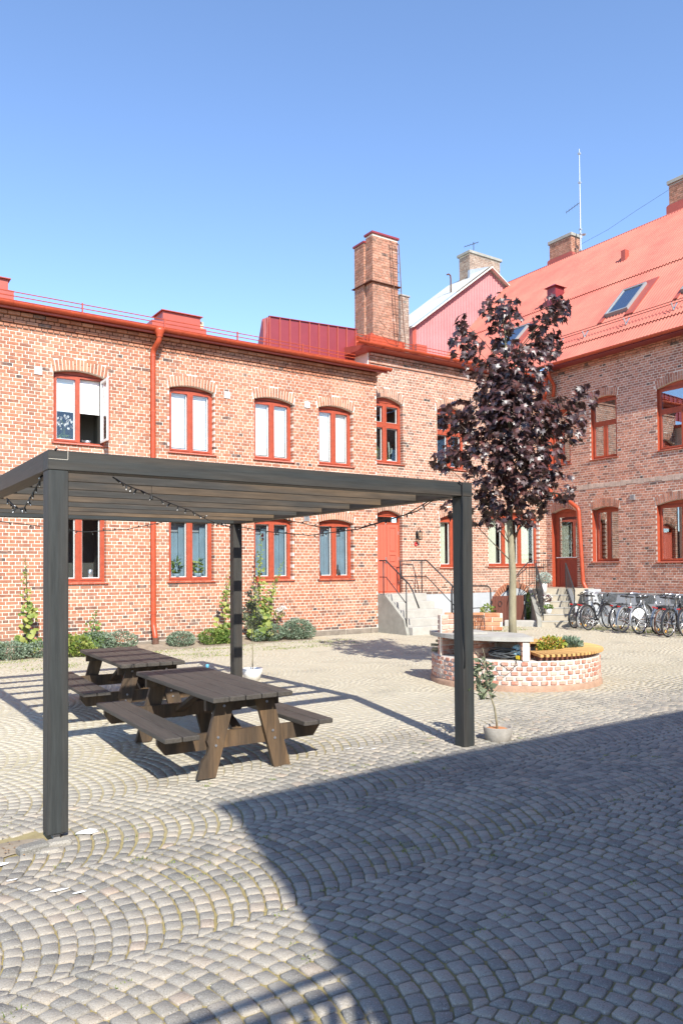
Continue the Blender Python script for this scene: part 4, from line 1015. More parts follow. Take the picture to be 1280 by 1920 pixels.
for i in range(7):
    y = .72+i*.617; q = MB(); q.bbox(.147, PX1-.147, y-.022, y+.022, ZB+.006, ZT-.004, .003); q.build('rafter', RAFT, pg)
q = MB(); q.box(.002,.135,-.002,.0,2.67,2.672); q.box(.135,.137,-.002,0,2.672,2.733); q.build('joint_line', MORTAR_L, pg)
for k in range(8):
    q = MB(); q.lathe([(.006,-.002),(.004,-.004),(0,-.004)], 6); o = q.build('screw', SILVER, pg, False, (PX1-.07+rnd.uniform(-.04,.04), -.001, .6+k*.25)); o.rotation_euler = (R(90),0,0)

# ================================================================ PICNIC TABLES
def picnic(label, loc, rot):
    t = thing('picnic_table', label, 'picnic table', loc, rot, 'dark picnic tables under the pergola')
    TL = 2.14; hw = .390; H = .725
    bw = 2*hw/5
    for i in range(5):
        q = MB(); q.bbox(-hw+i*bw+.004, -hw+(i+1)*bw-.004, -TL/2+rnd.uniform(-.003,.003), TL/2, H-.045, H, .006); q.build('tabletop_board', TOPW, t)
    for s in (-1, 1):
        for j in (0, 1):
            x0 = s*(.505+j*.158); x1 = s*(.505+j*.158+.151)
            q = MB(); q.bbox(min(x0,x1), max(x0,x1), -TL/2, TL/2, .385, .428, .006); q.build('bench_board', TOPW, t)
    for y in (-TL/2+.20, TL/2-.20):
        for s in (-1, 1):
            top = (s*.185, H-.046); bot = (s*.375, 0)
            d = Vector((bot[0]-top[0], 0, bot[1]-top[1])).normalized(); w_ = .085
            pts = [(top[0]-w_, H-.046), (top[0]+w_, H-.046), (bot[0]+w_, -.01), (bot[0]-w_, -.01)]
            if s < 0:   # notched lower edge on the outer side
                def on(f, off): return (bot[0]+(top[0]-bot[0])*f+off, (H-.046)*f)
                pts = [on(0,-w_), on(0,w_), on(1,w_), on(1,-w_), on(.47,-w_), on(.40,-w_+.03), on(.30,-w_+.035), on(.22,-w_)]
            else: pts = [pts[3], pts[2], pts[1], pts[0]]
            q = MB(); yy = y if y < 0 else y-.0
            q.prism_y(pts, yy-.024, yy+.024); q.build('leg', LEGW, t)
        ys = y+.028 if y < 0 else y-.073
        q = MB(); q.prism_y([(-.80,.33),(-.73,.24),(.73,.24),(.80,.33),(.80,.384),(-.80,.384)], ys, ys+.045); q.build('seat_support', LEGW, t)
        q = MB(); q.box(-.36,.36, ys, ys+.045, H-.145, H-.047); q.build('top_support', LEGW, t)
        q = MB()
        for (bx_, bz_) in ((-.29,.28),(-.27,.35),(.29,.28),(.27,.35),(-.21,.62),(.21,.62)):
            q.lathe([(0,0),(.012,0),(.012,.006),(0,.006)], 8, (0,0,0))
            n = len(q.v); k = 32
            for i in range(n-k, n):
                v = q.v[i]; q.v[i] = (bx_+v[0], (y-.026 if y < 0 else y+.026)-v[2] if y < 0 else y+.026+v[2], bz_+v[1])
        q.build('bolts', SILVER, t)
    q = MB(); q.bar((0,-TL/2+.25,.30),(0,-.0,H-.06),.09,.04); q.bar((0,TL/2-.25,.30),(0,.0,H-.06),.09,.04); q.build('brace', LEGW, t)
    return t
picnic('near dark wooden picnic table with attached benches, closest to the viewer', (3.224, 7.14, .055), -.034)
picnic('far dark wooden picnic table with attached benches, behind the nearer one on the left', (3.37, 9.92, .06), -.055)
toy = thing('toy_figure', 'small blue and yellow plastic toy on the paving beyond the near picnic table', 'toy', (5.42, 12.0, .12)); toy.scale = (.45,.45,.42)
q = MB(); q.lathe([(0,.45),(.05,.44),(.07,.38),(.05,.30),(.03,.28)], 10); q.build('blue_top', mat('blue_plastic', (.1,.35,.5), .4, .5), toy, True)
q = MB(); q.lathe([(.0,.28),(.06,.26),(.075,.2),(.06,.0),(0,0)], 10, (.02,0,0)); q.build('yellow_body', mat('yellow_plastic', (.7,.5,.04), .4, .5), toy, True)

# ================================================================ RING PLANTER WITH BARBECUE
RC = Vector((9.15, 8.6)); RR = 1.30; ZR = .555
ring = thing('ring_planter', 'round white mortared brick planter with slatted seat and built in barbecue', 'planter', (RC.x, RC.y, .12))
PINKBR = ramp_mat('lime_washed_brick', [(0,(.38,.16,.11)),(.4,(.46,.20,.14)),(.7,(.50,.29,.22)),(1,(.56,.42,.34))], mott=(.58,.46,.38), mscale=16, patch=(.56,.45,.38), pscale=2.5, pamt=.4)
MORTW = mat('white_mortar', (.60,.55,.49), .95, .15, noise=.15, nscale=9, bump=.6, bscale=60)
ORBR = ramp_mat('bright_orange_brick', [(0,(.44,.16,.08)),(.5,(.50,.21,.10)),(1,(.56,.32,.19))], mott=(.56,.36,.24), mscale=12)
b = MB(); b.lathe([(RR-.012,.07),(RR-.012,ZR-.125),(RR-.30,ZR-.125),(RR-.30,-.05)], 64); b.build('ring_mortar', MORTW, ring, True)
b = MB(); b.lathe([(RR+.03,-.05),(RR+.025,.05),(RR-.0,.085),(RR-.03,.085)], 64); b.build('footing', mat('rough_render', (.42,.27,.19), .95, .1, noise=.3, nscale=8, bump=.6), ring, True)
nb = 58; cnt = 0
for k in range(5):
    z0 = .088+k*.0685
    for j in range(nb):
        an = 2*math.pi*(j+(.5 if k % 2 else 0))/nb
        t = rnd.random(); v = b
        q = MB(); wj = rnd.uniform(.046,.054); q.bbox(-.05,.0+rnd.uniform(-.002,.006), -wj, wj, .004, .058, .008, t)
        o = q.build('brick', PINKBR, ring, False, (RR*math.cos(an), RR*math.sin(an), z0+rnd.uniform(-.003,.003)), an)
# soil inside
b = MB(); b.lathe([(RR-.29,.36),(RR*.5,.40),(0,.42)], 32); b.build('soil', SOIL, ring, True)
# slatted seat: radial larch slats from 250 deg round to 100 deg
a_s, a_e = R(-122), R(84); nsl = 56
for i in range(nsl):
    a = a_s+(a_e-a_s)*(i+.5)/nsl
    q = MB(); q.bbox(RR-.50, RR+.045, -.024, .024, .0, .042, .005)
    q.build('seat_slat', OAK, ring, False, (0,0,ZR-.12+.055), a)
b = MB()
for rr_ in (RR-.08, RR-.36): b.lathe([(rr_-.03,ZR-.115),(rr_+.02,ZR-.115),(rr_+.02,ZR-.068),(rr_-.03,ZR-.068),(rr_-.03,ZR-.115)], 48, a0=a_s, a1=a_e)
b.build('seat_batten', DARKWOOD, ring)
# barbecue: slab on piers over the camera side of the ring
def pol(a, r_): return (r_*math.cos(R(a)), r_*math.sin(R(a)))
zsl = .715   # underside of the slab above the footing origin
outer = [pol(a, RR+.03) for a in range(138, 234, 6)]; inner = [pol(236, .62), pol(190, .42), pol(136, .80)]
b = MB(); b.prism(outer+[pol(235,RR+.03)]+inner, zsl, zsl+.062); b.build('concrete_slab', CONCW, ring)
def brick_block(corners, z0, z1, m_, mo, name, seed):
    """upright brick panel along a chord, given by two plan points and a thickness vector"""
    A, B, T = [Vector(c) for c in corners]; L_ = (B-A).length; d = (B-A)/L_; th = T.length; nrm = T/th
    c = MB(); P = [A+nrm*.008, B+nrm*.008, B+T-nrm*.008, A+T-nrm*.008]; c.prism([(p.x,p.y) for p in P] if (d.x*nrm.y-d.y*nrm.x) > 0 else [(p.x,p.y) for p in reversed(P)], z0, z1-.01); h = c.build(name, mo, ring)
    r = random.Random(seed); n = max(1, int(round((z1-z0)/COURSE)))
    for k in range(n):
        w_ = .25; u = -(.125 if k % 2 else 0)
        while u < L_-.02:
            s0, s1 = max(0, u)+.005, min(L_, u+w_)-.005
            if s1-s0 > .03:
                p = A+d*(s0+s1)/2+T/2; q = MB(); q.bbox(-(s1-s0)/2, (s1-s0)/2, -th/2-.004, th/2+.004, .005, COURSE-.008, .006, r.random())
                q.build('brick', m_, h, False, (p.x, p.y, z0+k*(z1-z0)/n+r.uniform(-.002,.002)), math.atan2(d.y, d.x))
            u += w_
    return h
zt_ = .435+0.0
# right pier under slab, radial at 243 deg
brick_block((pol(233,.92), pol(233,RR), (.11*math.sin(R(233)), -.11*math.cos(R(233)))), zt_, zsl, PINKBR, MORTAR_R, 'slab_pier', 41)
A = Vector(pol(188,RR-.03)); B = Vector(pol(196,.75)); brick_block((A, B, (.02,-.11)), zt_, zsl, PINKBR, MORTW, 'slab_pier', 42)
A = Vector(pol(166,RR+.0)); B = Vector(pol(160,.72)); brick_block((A, B, (.055,.11)), zt_, 1.06, PINKBR, MORTAR_R, 'fire_wall', 43)
# back wall of the fire place
A = Vector((8.22-RC.x, 9.20-RC.y)); B = Vector((8.90-RC.x, 8.60-RC.y)); brick_block((A, B, (.09,.10)), zsl+.064, 1.06, ORBR, MORTAR_R, 'fire_wall', 44)
q = MB(); q.prism([pol(152,.98),pol(170,1.12),pol(190,1.14),pol(200,.98),pol(190,.80),pol(165,.72)], zsl+.064, zsl+.10); q.build('hearth_slab', CONCW, ring)
# back of the niche (dark brick)
q = MB(); q.add([(*pol(233,.8),zt_-.02),(*pol(200,.62),zt_-.02),(*pol(170,.70),zt_-.02),(*pol(115,.80),zt_-.02),(*pol(233,.8),zsl),(*pol(200,.62),zsl),(*pol(170,.70),zsl),(*pol(115,.80),zsl)], [(0,1,5,4),(1,2,6,5),(2,3,7,6)]); q.build('niche_back', OLDBRICK, ring)
q = MB(); q.prism([pol(a,RR-.02) for a in range(115,236,10)]+[pol(233,.8),pol(200,.62),pol(170,.70),pol(115,.80)], zt_-.025, zt_-.0); q.build('niche_floor', MORTW, ring)
# grate leaning on the fire wall
gr = thing('grill_grate', 'black iron grill grate leaning on the brick fire wall of the barbecue', 'grill grate', (8.25, 8.93, .94))
q = MB(); d = Vector((.75,-.66,0)); up = Vector((.12,.14,.20)); A = Vector((-.02,-.02,0))
for s in (0,1): q.tube([A+up*s, A+d*.42+up*s], .006, 5)
for s in (0,1): q.tube([A+d*.42*s, A+d*.42*s+up], .006, 5)
q.build('rim', BLACK, gr)
for i in range(16):
    q = MB(); P = A+d*(.42*(i+.5)/16); q.tube([P, P+up], .0035, 4); q.build('rod', BLACK, gr)
# firewood
for i, (a, z, an) in enumerate(((150,.06,.2),(146,.12,.5),(153,.18,-.3),(143,.03,.9))):
    p = pol(a,1.12); q = MB(); q.tube([(-.2,0,0),(.2,0,.02)], .022, 5); o = q.build('firewood_log', BARK, None, False, (RC.x+p[0], RC.y+p[1], .12+zt_+z-.02), an+1.9)
    tag(o, ['lowest right firewood log in the left niche of the barbecue','middle firewood log crossing the others in the barbecue niche','topmost firewood log in the left niche of the barbecue','leftmost low firewood log sticking out of the barbecue niche'][i], 'firewood', 'firewood logs in the barbecue niche')
# coiled cable
cp = thing('cable_coil', 'coil of grey black cable lying in the niche under the concrete slab', 'cable', (RC.x+pol(216,1.1)[0], RC.y+pol(216,1.1)[1], .12+zt_))
q = MB(); pts = []; dd = Vector((math.sin(R(216)), -math.cos(R(216)), 0))
for i in range(260):
    a = i*2*math.pi/26; k = i/26; pts.append(dd*(.20+.03*math.sin(k*2.1))*math.cos(a)+Vector((math.cos(R(216)),math.sin(R(216)),0))*(.07*math.sin(a)+.02*math.cos(k*3))+Vector((0,0,.05+.045*math.sin(a+k*.7)+.008*k)))
q.tube(pts, .0095, 6); q.build('loops', mat('grey_cable', (.05,.055,.06), .45, .5), cp, True)
q = MB(); q.box(-.03,.05,-.03,.03,.02,.07); o = q.build('plug', mat('yellow_plug', (.65,.48,.03), .5, .5), cp, False, (dd.x*-.2-.06, dd.y*-.2-.06, 0))
q = MB(); q.tube([dd*-.16+Vector((-.1,-.09,.04)), dd*-.18+Vector((-.19,-.17,-.05)), dd*-.08+Vector((-.24,-.2,-.12)), dd*.06+Vector((-.22,-.2,-.03))], .006, 5); q.build('loose_end', BLACKP, cp, True)
def blob(name, label, cat, c, rx, ry, rz_, m_, seed=1, rough_=.25):
    r = random.Random(seed); b = MB(); P = []; F = []; n, mm = 12, 8
    for i in range(mm+1):
        th = math.pi*i/mm
        for j in range(n):
            ph = 2*math.pi*j/n; k = 1+r.uniform(-rough_,rough_)*(0 < i < mm)
            P.append((rx*k*math.sin(th)*math.cos(ph), ry*k*math.sin(th)*math.sin(ph), rz_*math.cos(th)+rz_))
    F = [(i*n+j, (i+1)*n+j, (i+1)*n+(j+1) % n, i*n+(j+1) % n) for i in range(mm) for j in range(n)]
    b.add(P, F); return tag(b.build(name, m_, None, True, c), label, cat)
pb = pol(226,1.08); blob('plastic_bag', 'crumpled pale blue plastic bag beside the cable coil under the slab', 'bag', (RC.x+pb[0]+.0, RC.y+pb[1], .12+zt_), .085, .085, .11, mat('blue_plastic_bag', (.35,.55,.62), .25, .5), 3)

# ================================================================ TREES AND PLANTS
def maple_leaf(s):
    """five-lobed leaf, folded along the midrib, drooping"""
    o = [(0,0,0),(.10,-.04,0),(.42,-.10,-.05),(.30,.10,-.02),(.56,.28,-.08),(.34,.34,-.03),(.36,.55,-.08),(.16,.50,-.03),(.0,.95,-.16)]
    V_ = [(x*s,y*s,z*s) for x,y,z in o]+[(-x*s,y*s,z*s) for x,y,z in o[1:-1]]+[(0,.35*s,.05*s)]
    c = 16; rg = [0,1,2,3,4,5,6,7,8]; lf_ = [0,9,10,11,12,13,14,15,8]
    F = [(rg[i], rg[i+1], c) for i in range(8)]+[(lf_[i+1], lf_[i], c) for i in range(8)]
    return V_, F
tree = thing('maple_tree', 'young purple leaved maple with slender trunk growing in the ring planter', 'tree', (RC.x-.03, RC.y, .5))
tb = Vector((RC.x-.03, RC.y, .5))
q = MB(); tp = [(0,0,-.1),(.0,0,.6),(.02,0,1.3),(-.02,.02,2.2),(.02,0,3.2),(0,.02,4.2),(-.06,.02,5.1),(-.14,.03,5.7)]
q.tube(tp, [.072,.062,.056,.048,.042,.030,.018,.008], 12); q.build('trunk', BARK, tree, True)
# crown clusters: x offset from the trunk (m, across the view), height above ground, radius
CL = [(-.20,6.13,.26),(-.02,5.93,.24),(-.14,5.70,.20),(.92,6.12,.17),(.72,6.0,.24),(.58,5.75,.26),(.70,5.5,.24),(.46,5.35,.22),
 (-.75,5.85,.15),(-.78,5.52,.25),(-.60,5.50,.2),(-.64,5.17,.2),(0,5.42,.3),(.08,5.08,.38),(-.30,5.08,.28),(.34,5.1,.26),(-.2,4.75,.38),(.15,4.66,.45),(.42,4.34,.42),
 (.90,4.40,.32),(1.22,4.60,.22),(1.02,4.10,.24),(-.48,4.34,.40),(-.84,4.36,.32),(-1.02,4.32,.18),(-.2,4.0,.5),(.42,3.92,.46),(-.76,3.9,.33),(-1.02,3.66,.24),(-1.20,3.62,.14),
 (-.46,3.50,.40),(.05,3.58,.46),(.56,3.58,.30),(-.22,3.18,.38),(.32,3.26,.38),(.78,3.16,.26),(-.5,2.86,.30),(-.25,2.68,.22),(.40,2.84,.26),(.22,2.66,.16),(-.98,2.90,.17),(0,4.3,.5),(.1,3.3,.45),(-.1,4.6,.45)]
acr = Vector((.81,-.585,0)); dep = Vector((.585,.81,0))
r = random.Random(5); leaves = []; twigs = MB()
for (dx, z, rad) in CL:
    z = z*.985+.06
    dd_ = r.uniform(-.35,.35)*(1 if abs(dx) < .7 else .6)
    cpt = Vector((0,0,z-.5))+acr*(dx*.95)+dep*dd_
    k = max(.9, z-.5-.35-abs(dx)*.6); a0 = Vector((0,0,min(k,5.2)))
    mid_ = a0.lerp(cpt,.55)+Vector((0,0,.04)); twigs.tube([a0, mid_, cpt], [.011,.006,.003], 5)
    n = int(74*(rad/.3)**2)
    for _ in range(n):
        while True:
            p = Vector((r.uniform(-1,1), r.uniform(-1,1), r.uniform(-1,1)))
            if p.length < 1: break
        p = p.normalized()*(p.length**.45)
        pos = cpt+acr*(p.x*rad*.93)+dep*(p.y*rad*1.25)+Vector((0,0,p.z*rad*.95))
        leaves.append((pos, r.uniform(.095,.155), r.random()))
twigs.build('branches', mat('dark_twig', (.14,.10,.07), .8, .2), tree, True)
leaf_meshes = []
for k in range(6):
    V_, F = maple_leaf(1.0); b = MB(); b.add(V_, F, (k+.5)/6); leaf_meshes.append(mesh_of(b, 'leaf', MAPLE))
view = -f0
leaves.sort(key=lambda l: -(l[0].dot(view)))
rest = MB()
def leaf_rot(r, pos=None):
    # the blade hangs outwards and down from its twig
    az = math.atan2(pos.y, pos.x)-math.pi/2+r.gauss(0,.8) if pos is not None else r.uniform(0, 2*math.pi)
    tilt = R(-48+r.gauss(0,24)); rollz = R(r.gauss(0,26))
    return Matrix.Rotation(az,3,'Z') @ Matrix.Rotation(tilt,3,'X') @ Matrix.Rotation(rollz,3,'Y')
V0, F0 = maple_leaf(1.0)
for i, (pos, s, t) in enumerate(leaves):
    M = leaf_rot(r, pos)
    if i < 300:
        o = link('leaf', leaf_meshes[int(t*5.99)], tree, pos); o.scale = (s,s,s); o.rotation_euler = M.to_euler()
    else: rest.add([pos+M @ (Vector(v)*s) for v in V0], F0, t)
tag(rest.build('crown', MAPLE, tree), kind='stuff')

def leafcloud(blobs, n, size, m_, seed, long=1.0, up=0.3, name='foliage', parent=None, shell=.5):
    """small leaves spread through ellipsoids: (cx,cy,cz,rx,ry,rz)"""
    r = random.Random(seed); b = MB(); tot = sum(q[3]*q[4]*q[5] for q in blobs)
    for bl in blobs:
        k = max(6, int(n*bl[3]*bl[4]*bl[5]/tot))
        for _ in range(k):
            while True:
                p = Vector((r.uniform(-1,1), r.uniform(-1,1), r.uniform(-1,1)))
                if .02 < p.length < 1: break
            p = p.normalized()*(p.length**shell)
            c = Vector((bl[0]+p.x*bl[3], bl[1]+p.y*bl[4], bl[2]+p.z*bl[5]))
            d = Vector((p.x+r.gauss(0,.5), p.y+r.gauss(0,.5), abs(p.z)*.4+up+r.gauss(0,.4))).normalized()
            s = d.cross(Vector((r.gauss(0,1),r.gauss(0,1),r.gauss(0,1)))).normalized(); L_ = size*r.uniform(.6,1.3)*long; w_ = size*r.uniform(.3,.5)
            b.add([c, c+d*L_*.5+s*w_, c+d*L_, c+d*L_*.5-s*w_+Vector((0,0,-.1*L_))], [(0,1,2),(0,2,3)], r.random())
    return b.build(name, m_, parent)
def shrub(label, cat, loc, blobs, n, size, m_, seed, long=1.0, up=.3, name='shrub', extra=None, shell=.5):
    t = thing(name, label, cat, loc)
    leafcloud(blobs, n, size, m_, seed, long, up, 'foliage', t, shell)
    q = MB(); r = random.Random(seed)
    for bl in blobs:
        for _ in range(3): q.tube([(r.uniform(-.05,.05)+bl[0]*.4, bl[1]*.4, -.02), (bl[0]+r.uniform(-.3,.3)*bl[3], bl[1]+r.uniform(-.3,.3)*bl[4], bl[2])], [.008,.004], 4)
    q.build('stem', BARK, t)
    return t
# soil bed along the left wall
b = MB(); xs = [i*.35-3 for i in range(int(13.6/.35)+1)]
P = []; r = random.Random(9)
for x in xs: P += [(x, 17.29, .20+r.uniform(-.01,.02)), (x, 16.95, .19+r.uniform(-.02,.02)), (x, 16.72+r.uniform(-.05,.05), .135), (x, 16.35+r.uniform(-.06,.06), .11)]
b.add(P, [(4*i+j, 4*i+j+1, 4*i+j+5, 4*i+j+4) for i in range(len(xs)-1) for j in range(3)])
b.f = [tuple(reversed(f)) for f in b.f]
tag(b.build('planting_bed', DIRT, None, True), kind='structure')
sh = [('round grey green shrub at the right end of the planting bed by the wall', (10.02,16.75,.14), [(0,0,.24,.42,.3,.27),(.25,-.05,.16,.25,.2,.18),(-.2,0,.2,.25,.25,.2)], 3000, .045, LAV, 101),
 ('grey green shrub with white roses above it left of the round end shrub', (9.28,16.75,.14), [(0,0,.2,.34,.25,.22),(-.35,0,.14,.2,.2,.15)], 2100, .045, LAV, 102),
 ('fresh green mounded shrub below the second window', (7.75,16.8,.14), [(0,0,.17,.38,.25,.2),(.4,0,.15,.25,.2,.17)], 2300, .04, GREEN, 103),
 ('pale green mounded shrub just right of the downpipe', (6.95,16.85,.14), [(0,0,.15,.33,.24,.19)], 1700, .04, LAV, 104),
 ('wide silvery shrub left of the downpipe behind the far table', (4.95,16.75,.14), [(0,0,.2,.45,.3,.24),(.55,.05,.2,.4,.25,.22),(-.4,0,.15,.3,.25,.2)], 3600, .045, LAV, 105),
 ('low silvery shrub at the left edge of the picture', (3.2,16.6,.13), [(0,0,.15,.4,.3,.2),(.6,0,.14,.35,.25,.18),(-.5,0,.17,.4,.3,.2)], 3400, .045, LAV, 106),
 ('yellow green leafy plant beside the front post by the wall', (4.45,16.3,.13), [(0,0,.18,.28,.2,.22),(-.2,.1,.3,.15,.15,.15),(.15,-.1,.1,.2,.15,.1)], 520, .09, LIME, 107)]
for lab, loc, bl, n, s, m_, sd in sh: shrub(lab, 'shrub', loc, bl, n, s, m_, sd)
# hollyhocks
def hollyhock(label, x, y, h, lean, n, seed, flowers=0, m_=LIME, spread=.22):
    t = thing('hollyhock', label, 'plant', (x,y,.14)); r = random.Random(seed)
    q = MB(); pts = [(lean*f_**1.5, .0+.03*math.sin(f_*5), h*f_) for f_ in [i/8 for i in range(9)]]; q.tube(pts, [.016-.0014*i for i in range(9)], 6); q.build('stem', GREEN, t, True)
    b = MB(); 
    for i in range(n):
        f_ = r.uniform(.05,1)**1.15; c = Vector((lean*f_**1.5, 0, h*f_)); sz = (.14*(1-f_)**1.2+.022)*r.uniform(.7,1.2)
        a = r.uniform(0,2*math.pi); ln = (spread*(1-f_)+.03)*r.uniform(.3,1.2); d = Vector((math.cos(a),math.sin(a)*.7,r.uniform(-.1,.4)))
        c2 = c+d*ln; nn = Vector((r.gauss(0,.5),-1+r.gauss(0,.5),.8+r.gauss(0,.4))).normalized(); u = nn.cross(Vector((0,0,1))).normalized(); v = nn.cross(u)
        P = [c2]+[c2+(u*math.cos(k*math.pi/3.5)+v*math.sin(k*math.pi/3.5))*sz*(.8 if k % 2 else 1.0)*.6-nn*.01 for k in range(7)]
        b.add(P, [(0,k+1,(k+1) % 7+1) for k in range(7)], r.random())
    b.build('foliage', m_, t)
    for i in range(flowers):
        f_ = r.uniform(.6,1); q = MB(); q.lathe([(0,0),(.02,.005),(.035,.03)], 7); o = q.build('flower', PETALR, t, False, (lean*f_**1.5+r.uniform(-.04,.04), -.04, h*f_)); o.rotation_euler = (R(80),0,r.uniform(-1,1))
hollyhock('tall hollyhock with broad leaves left of the front pergola post', 3.62, 16.85, 2.05, -.08, 110, 201)
hollyhock('tallest hollyhock with dark flowers in front of the third window', 8.95, 16.8, 2.65, .10, 190, 202, 4, spread=.28)
hollyhock('leaning hollyhock reaching across the sill of the third window', 9.05, 16.8, 2.0, .62, 120, 203)
hollyhock('hollyhock standing just left of the rear pergola post', 8.02, 16.8, 1.85, .20, 110, 204, 3)
hollyhock('short hollyhock with wide leaves above the silvery shrub', 4.9, 16.85, .9, .10, 90, 205, 0, GREEN, .32)
hollyhock('low hollyhock rosette at the left picture edge', 2.95, 16.8, .9, -.25, 50, 206)
hollyhock('bushy hollyhock base behind the slender potted tree', 9.15, 16.95, .95, .05, 160, 207, 1, GREEN, .35)
rs = thing('rose_bush', 'white rose with three blooms against the wall below the fourth window', 'rose', (9.5,16.95,.14))
q = MB(); q.tube([(0,0,0),(.05,0,.5),(-.1,0,.88)], .006, 5); q.tube([(0.05,0,.4),(.15,-.02,.72)], .005, 5); q.build('stem', GREEN, rs)
for c in ((-.12,-.03,.98),(.10,-.04,.74),(.22,-.03,.78)): leafcloud([(c[0],c[1],c[2],.055,.055,.05)], 60, .05, PETAL, int(c[2]*99), 1, .3, 'bloom', rs)
leafcloud([(.1,0,.6,.15,.08,.12)], 60, .05, GREEN, 3, 1, .3, 'foliage', rs)
# ring planter shrubs
shrub('yellow and orange leaved bush in the ring planter beside the slab pier', 'shrub', (9.38,8.05,.5), [(0,0,.16,.22,.2,.17),(-.1,-.02,.1,.16,.15,.12)], 900, .05, FLAME, 301)
shrub('feathery green lavender clump in the ring planter right of the yellow bush', 'shrub', (9.72,7.98,.5), [(0,0,.12,.2,.17,.15),(-.12,.02,.08,.12,.12,.1)], 1300, .05, LAV, 302, 1.6, .8)
shrub('light green plant growing behind the orange brick fire wall', 'plant', (9.15,9.15,.50), [(0,0,.62,.12,.12,.16),(.12,.05,.52,.12,.1,.1)], 260, .055, LIME, 303)
shrub('green bush below the arch beside the corner stairs', 'shrub', (18.72,16.95,.25), [(0,0,.45,.28,.2,.4),(.1,0,.15,.25,.2,.2)], 900, .07, GREEN, 304)

# potted plants
def pot(parent, rb_, rt_, h, m_, c=(0,0,0), wall=.025, sq=1.0, name='pot'):
    q = MB(); q.lathe([(0,0),(rb_,0),(rt_,h),(rt_-wall*.3,h+.008),(rt_-wall,h),(rt_-wall-.01,h*.75),(0,h*.75)], 28, c); return q.build(name, m_, parent, True)
ol = thing('potted_olive_tree', 'slender olive standard in a round cast stone pot beside the right front pergola post', 'potted tree', (5.79,5.68,.03))
pot(ol, .115, .15, .215, POTG); q = MB(); q.lathe([(.10,.12),(.115,.20),(.10,.205),(0,.20)], 20, (-.02,0,0)); q.build('inner_pot', TERRA, ol, True)
q = MB(); q.tube([(.0,0,.15),(-.03,0,.35),(-.045,0,.42),(-.13,0,.62),(-.19,.0,.95)], [.012,.011,.010,.007,.004], 6)
r = random.Random(8)
for i in range(9): z = .5+i*.05; q.tube([(-.07-.01*i,0,z),(-.12+r.uniform(-.18,.15), r.uniform(-.12,.12), z+r.uniform(.05,.2))], .003, 4)
q.build('trunk', BARK, ol, True)
leafcloud([(-.20,0,.78,.06,.06,.17),(-.16,0,.60,.055,.055,.10),(-.36,-.05,.66,.07,.05,.05)], 190, .055, OLIVE, 310, 1.3, .1, 'foliage', ol, .8)
st = thing('potted_tree', 'thin tree standard in a white pot just right of the rear pergola post', 'potted tree', (5.77,11.05,.12))
pot(st, .12, .17, .18, CERAM); q = MB(); q.tube([(0,0,.1),(0.01,0,.5),(-.01,0,.8),(0,0,1.3)], [.011,.010,.008,.003], 6); q.build('trunk', BARK, st, True)
leafcloud([(0,0,1.0,.16,.14,.22),(0,0,1.3,.09,.08,.22)], 420, .045, OLIVE, 311, 1.3, .3, 'foliage', st, .8)
# pots on the corner stairs
def stair_pt(i, a): p = BL-dn*(go*i)+ac*a; return p.x, p.y
x, y = stair_pt(3.3,.22); pp = thing('potted_plant', 'white flowering ball plant in a tall white pot on the corner stairs', 'potted plant', (x,y,.12+rise*4))
pot(pp, .07, .10, .34, CERAM, (0,0,.20)); leafcloud([(.02,0,.70,.22,.2,.18)], 900, .05, SILVG, 320, 1, .3, 'foliage', pp, .35)
q = MB(); q.tube([(-.06,0,0),(0,0,.2)], .008, 5); q.tube([(.06,0,0),(0,0,.2)], .008, 5); q.tube([(0,.06,0),(0,0,.2)], .008, 5); q.build('stand', WHITE, pp)
x, y = stair_pt(2.35,.25); pp = thing('potted_plant', 'petunia with black and white flowers in a small pot on the corner stairs', 'potted plant', (x,y,.12+rise*3))
pot(pp, .07, .09, .14, CERAM); leafcloud([(0,0,.28,.16,.14,.12)], 120, .06, PETAL, 321, 1, .3, 'flowers', pp, .4); leafcloud([(0,0,.26,.15,.13,.11)], 120, .06, PETALR, 322, 1, .3, 'foliage', pp, .4)
x, y = stair_pt(1.4,.26); pp = thing('potted_plant', 'small green plant in a white pot low on the corner stairs', 'potted plant', (x,y,.12+rise*2))
pot(pp, .08, .10, .15, CERAM); leafcloud([(0,0,.2,.13,.12,.08)], 160, .05, GREEN, 323, 1, .3, 'foliage', pp, .4)
# things on window sills
def sill_pot(label, x, y, z, foliage=None, h=.1, rad=.07, m_=CERAM, nm='potted_plant'):
    t = thing(nm, label, 'potted plant', (x,y,z)); pot(t, rad*.75, rad, h, m_)
    if foliage: leafcloud(*foliage, name='foliage', parent=t)
    return t
oy = W1+.32
o = sill_pot('white orchid in a dark pot behind the open upper left window', 4.52, W1+.30, 4.74, ([(0,0,.14,.12,.06,.05)], 30, .09, GREEN, 401), .12, .06, BLACKP, 'orchid')
leafcloud([(-.03,-.02,.50,.17,.05,.12),(.10,-.02,.42,.12,.05,.1),(-.16,-.02,.34,.08,.04,.06)], 70, .075, PETAL, 402, .8, .1, 'blossoms', o, .6)
q = MB(); q.tube([(0,0,.1),(.0,0,.4),(-.08,-.01,.55)], .005, 4); q.tube([(0,0,.1),(-.05,0,.3),(-.14,-.01,.4)], .005, 4); q.build('stem', GREEN, o)
t = thing('metal_pan', 'small shiny pan standing on the sill of the open upper window', 'pan', (5.0, W1+.2, 4.76)); q = MB(); q.lathe([(0,0),(.07,0),(.08,.07),(.07,.07),(.065,.01),(0,.01)], 16); q.build('bowl', SILVER, t, True); q = MB(); q.tube([(-.08,0,.06),(-.12,0,.08),(-.12,0,.05),(-.08,0,.04)], .006, 5); q.build('handle', SILVER, t)
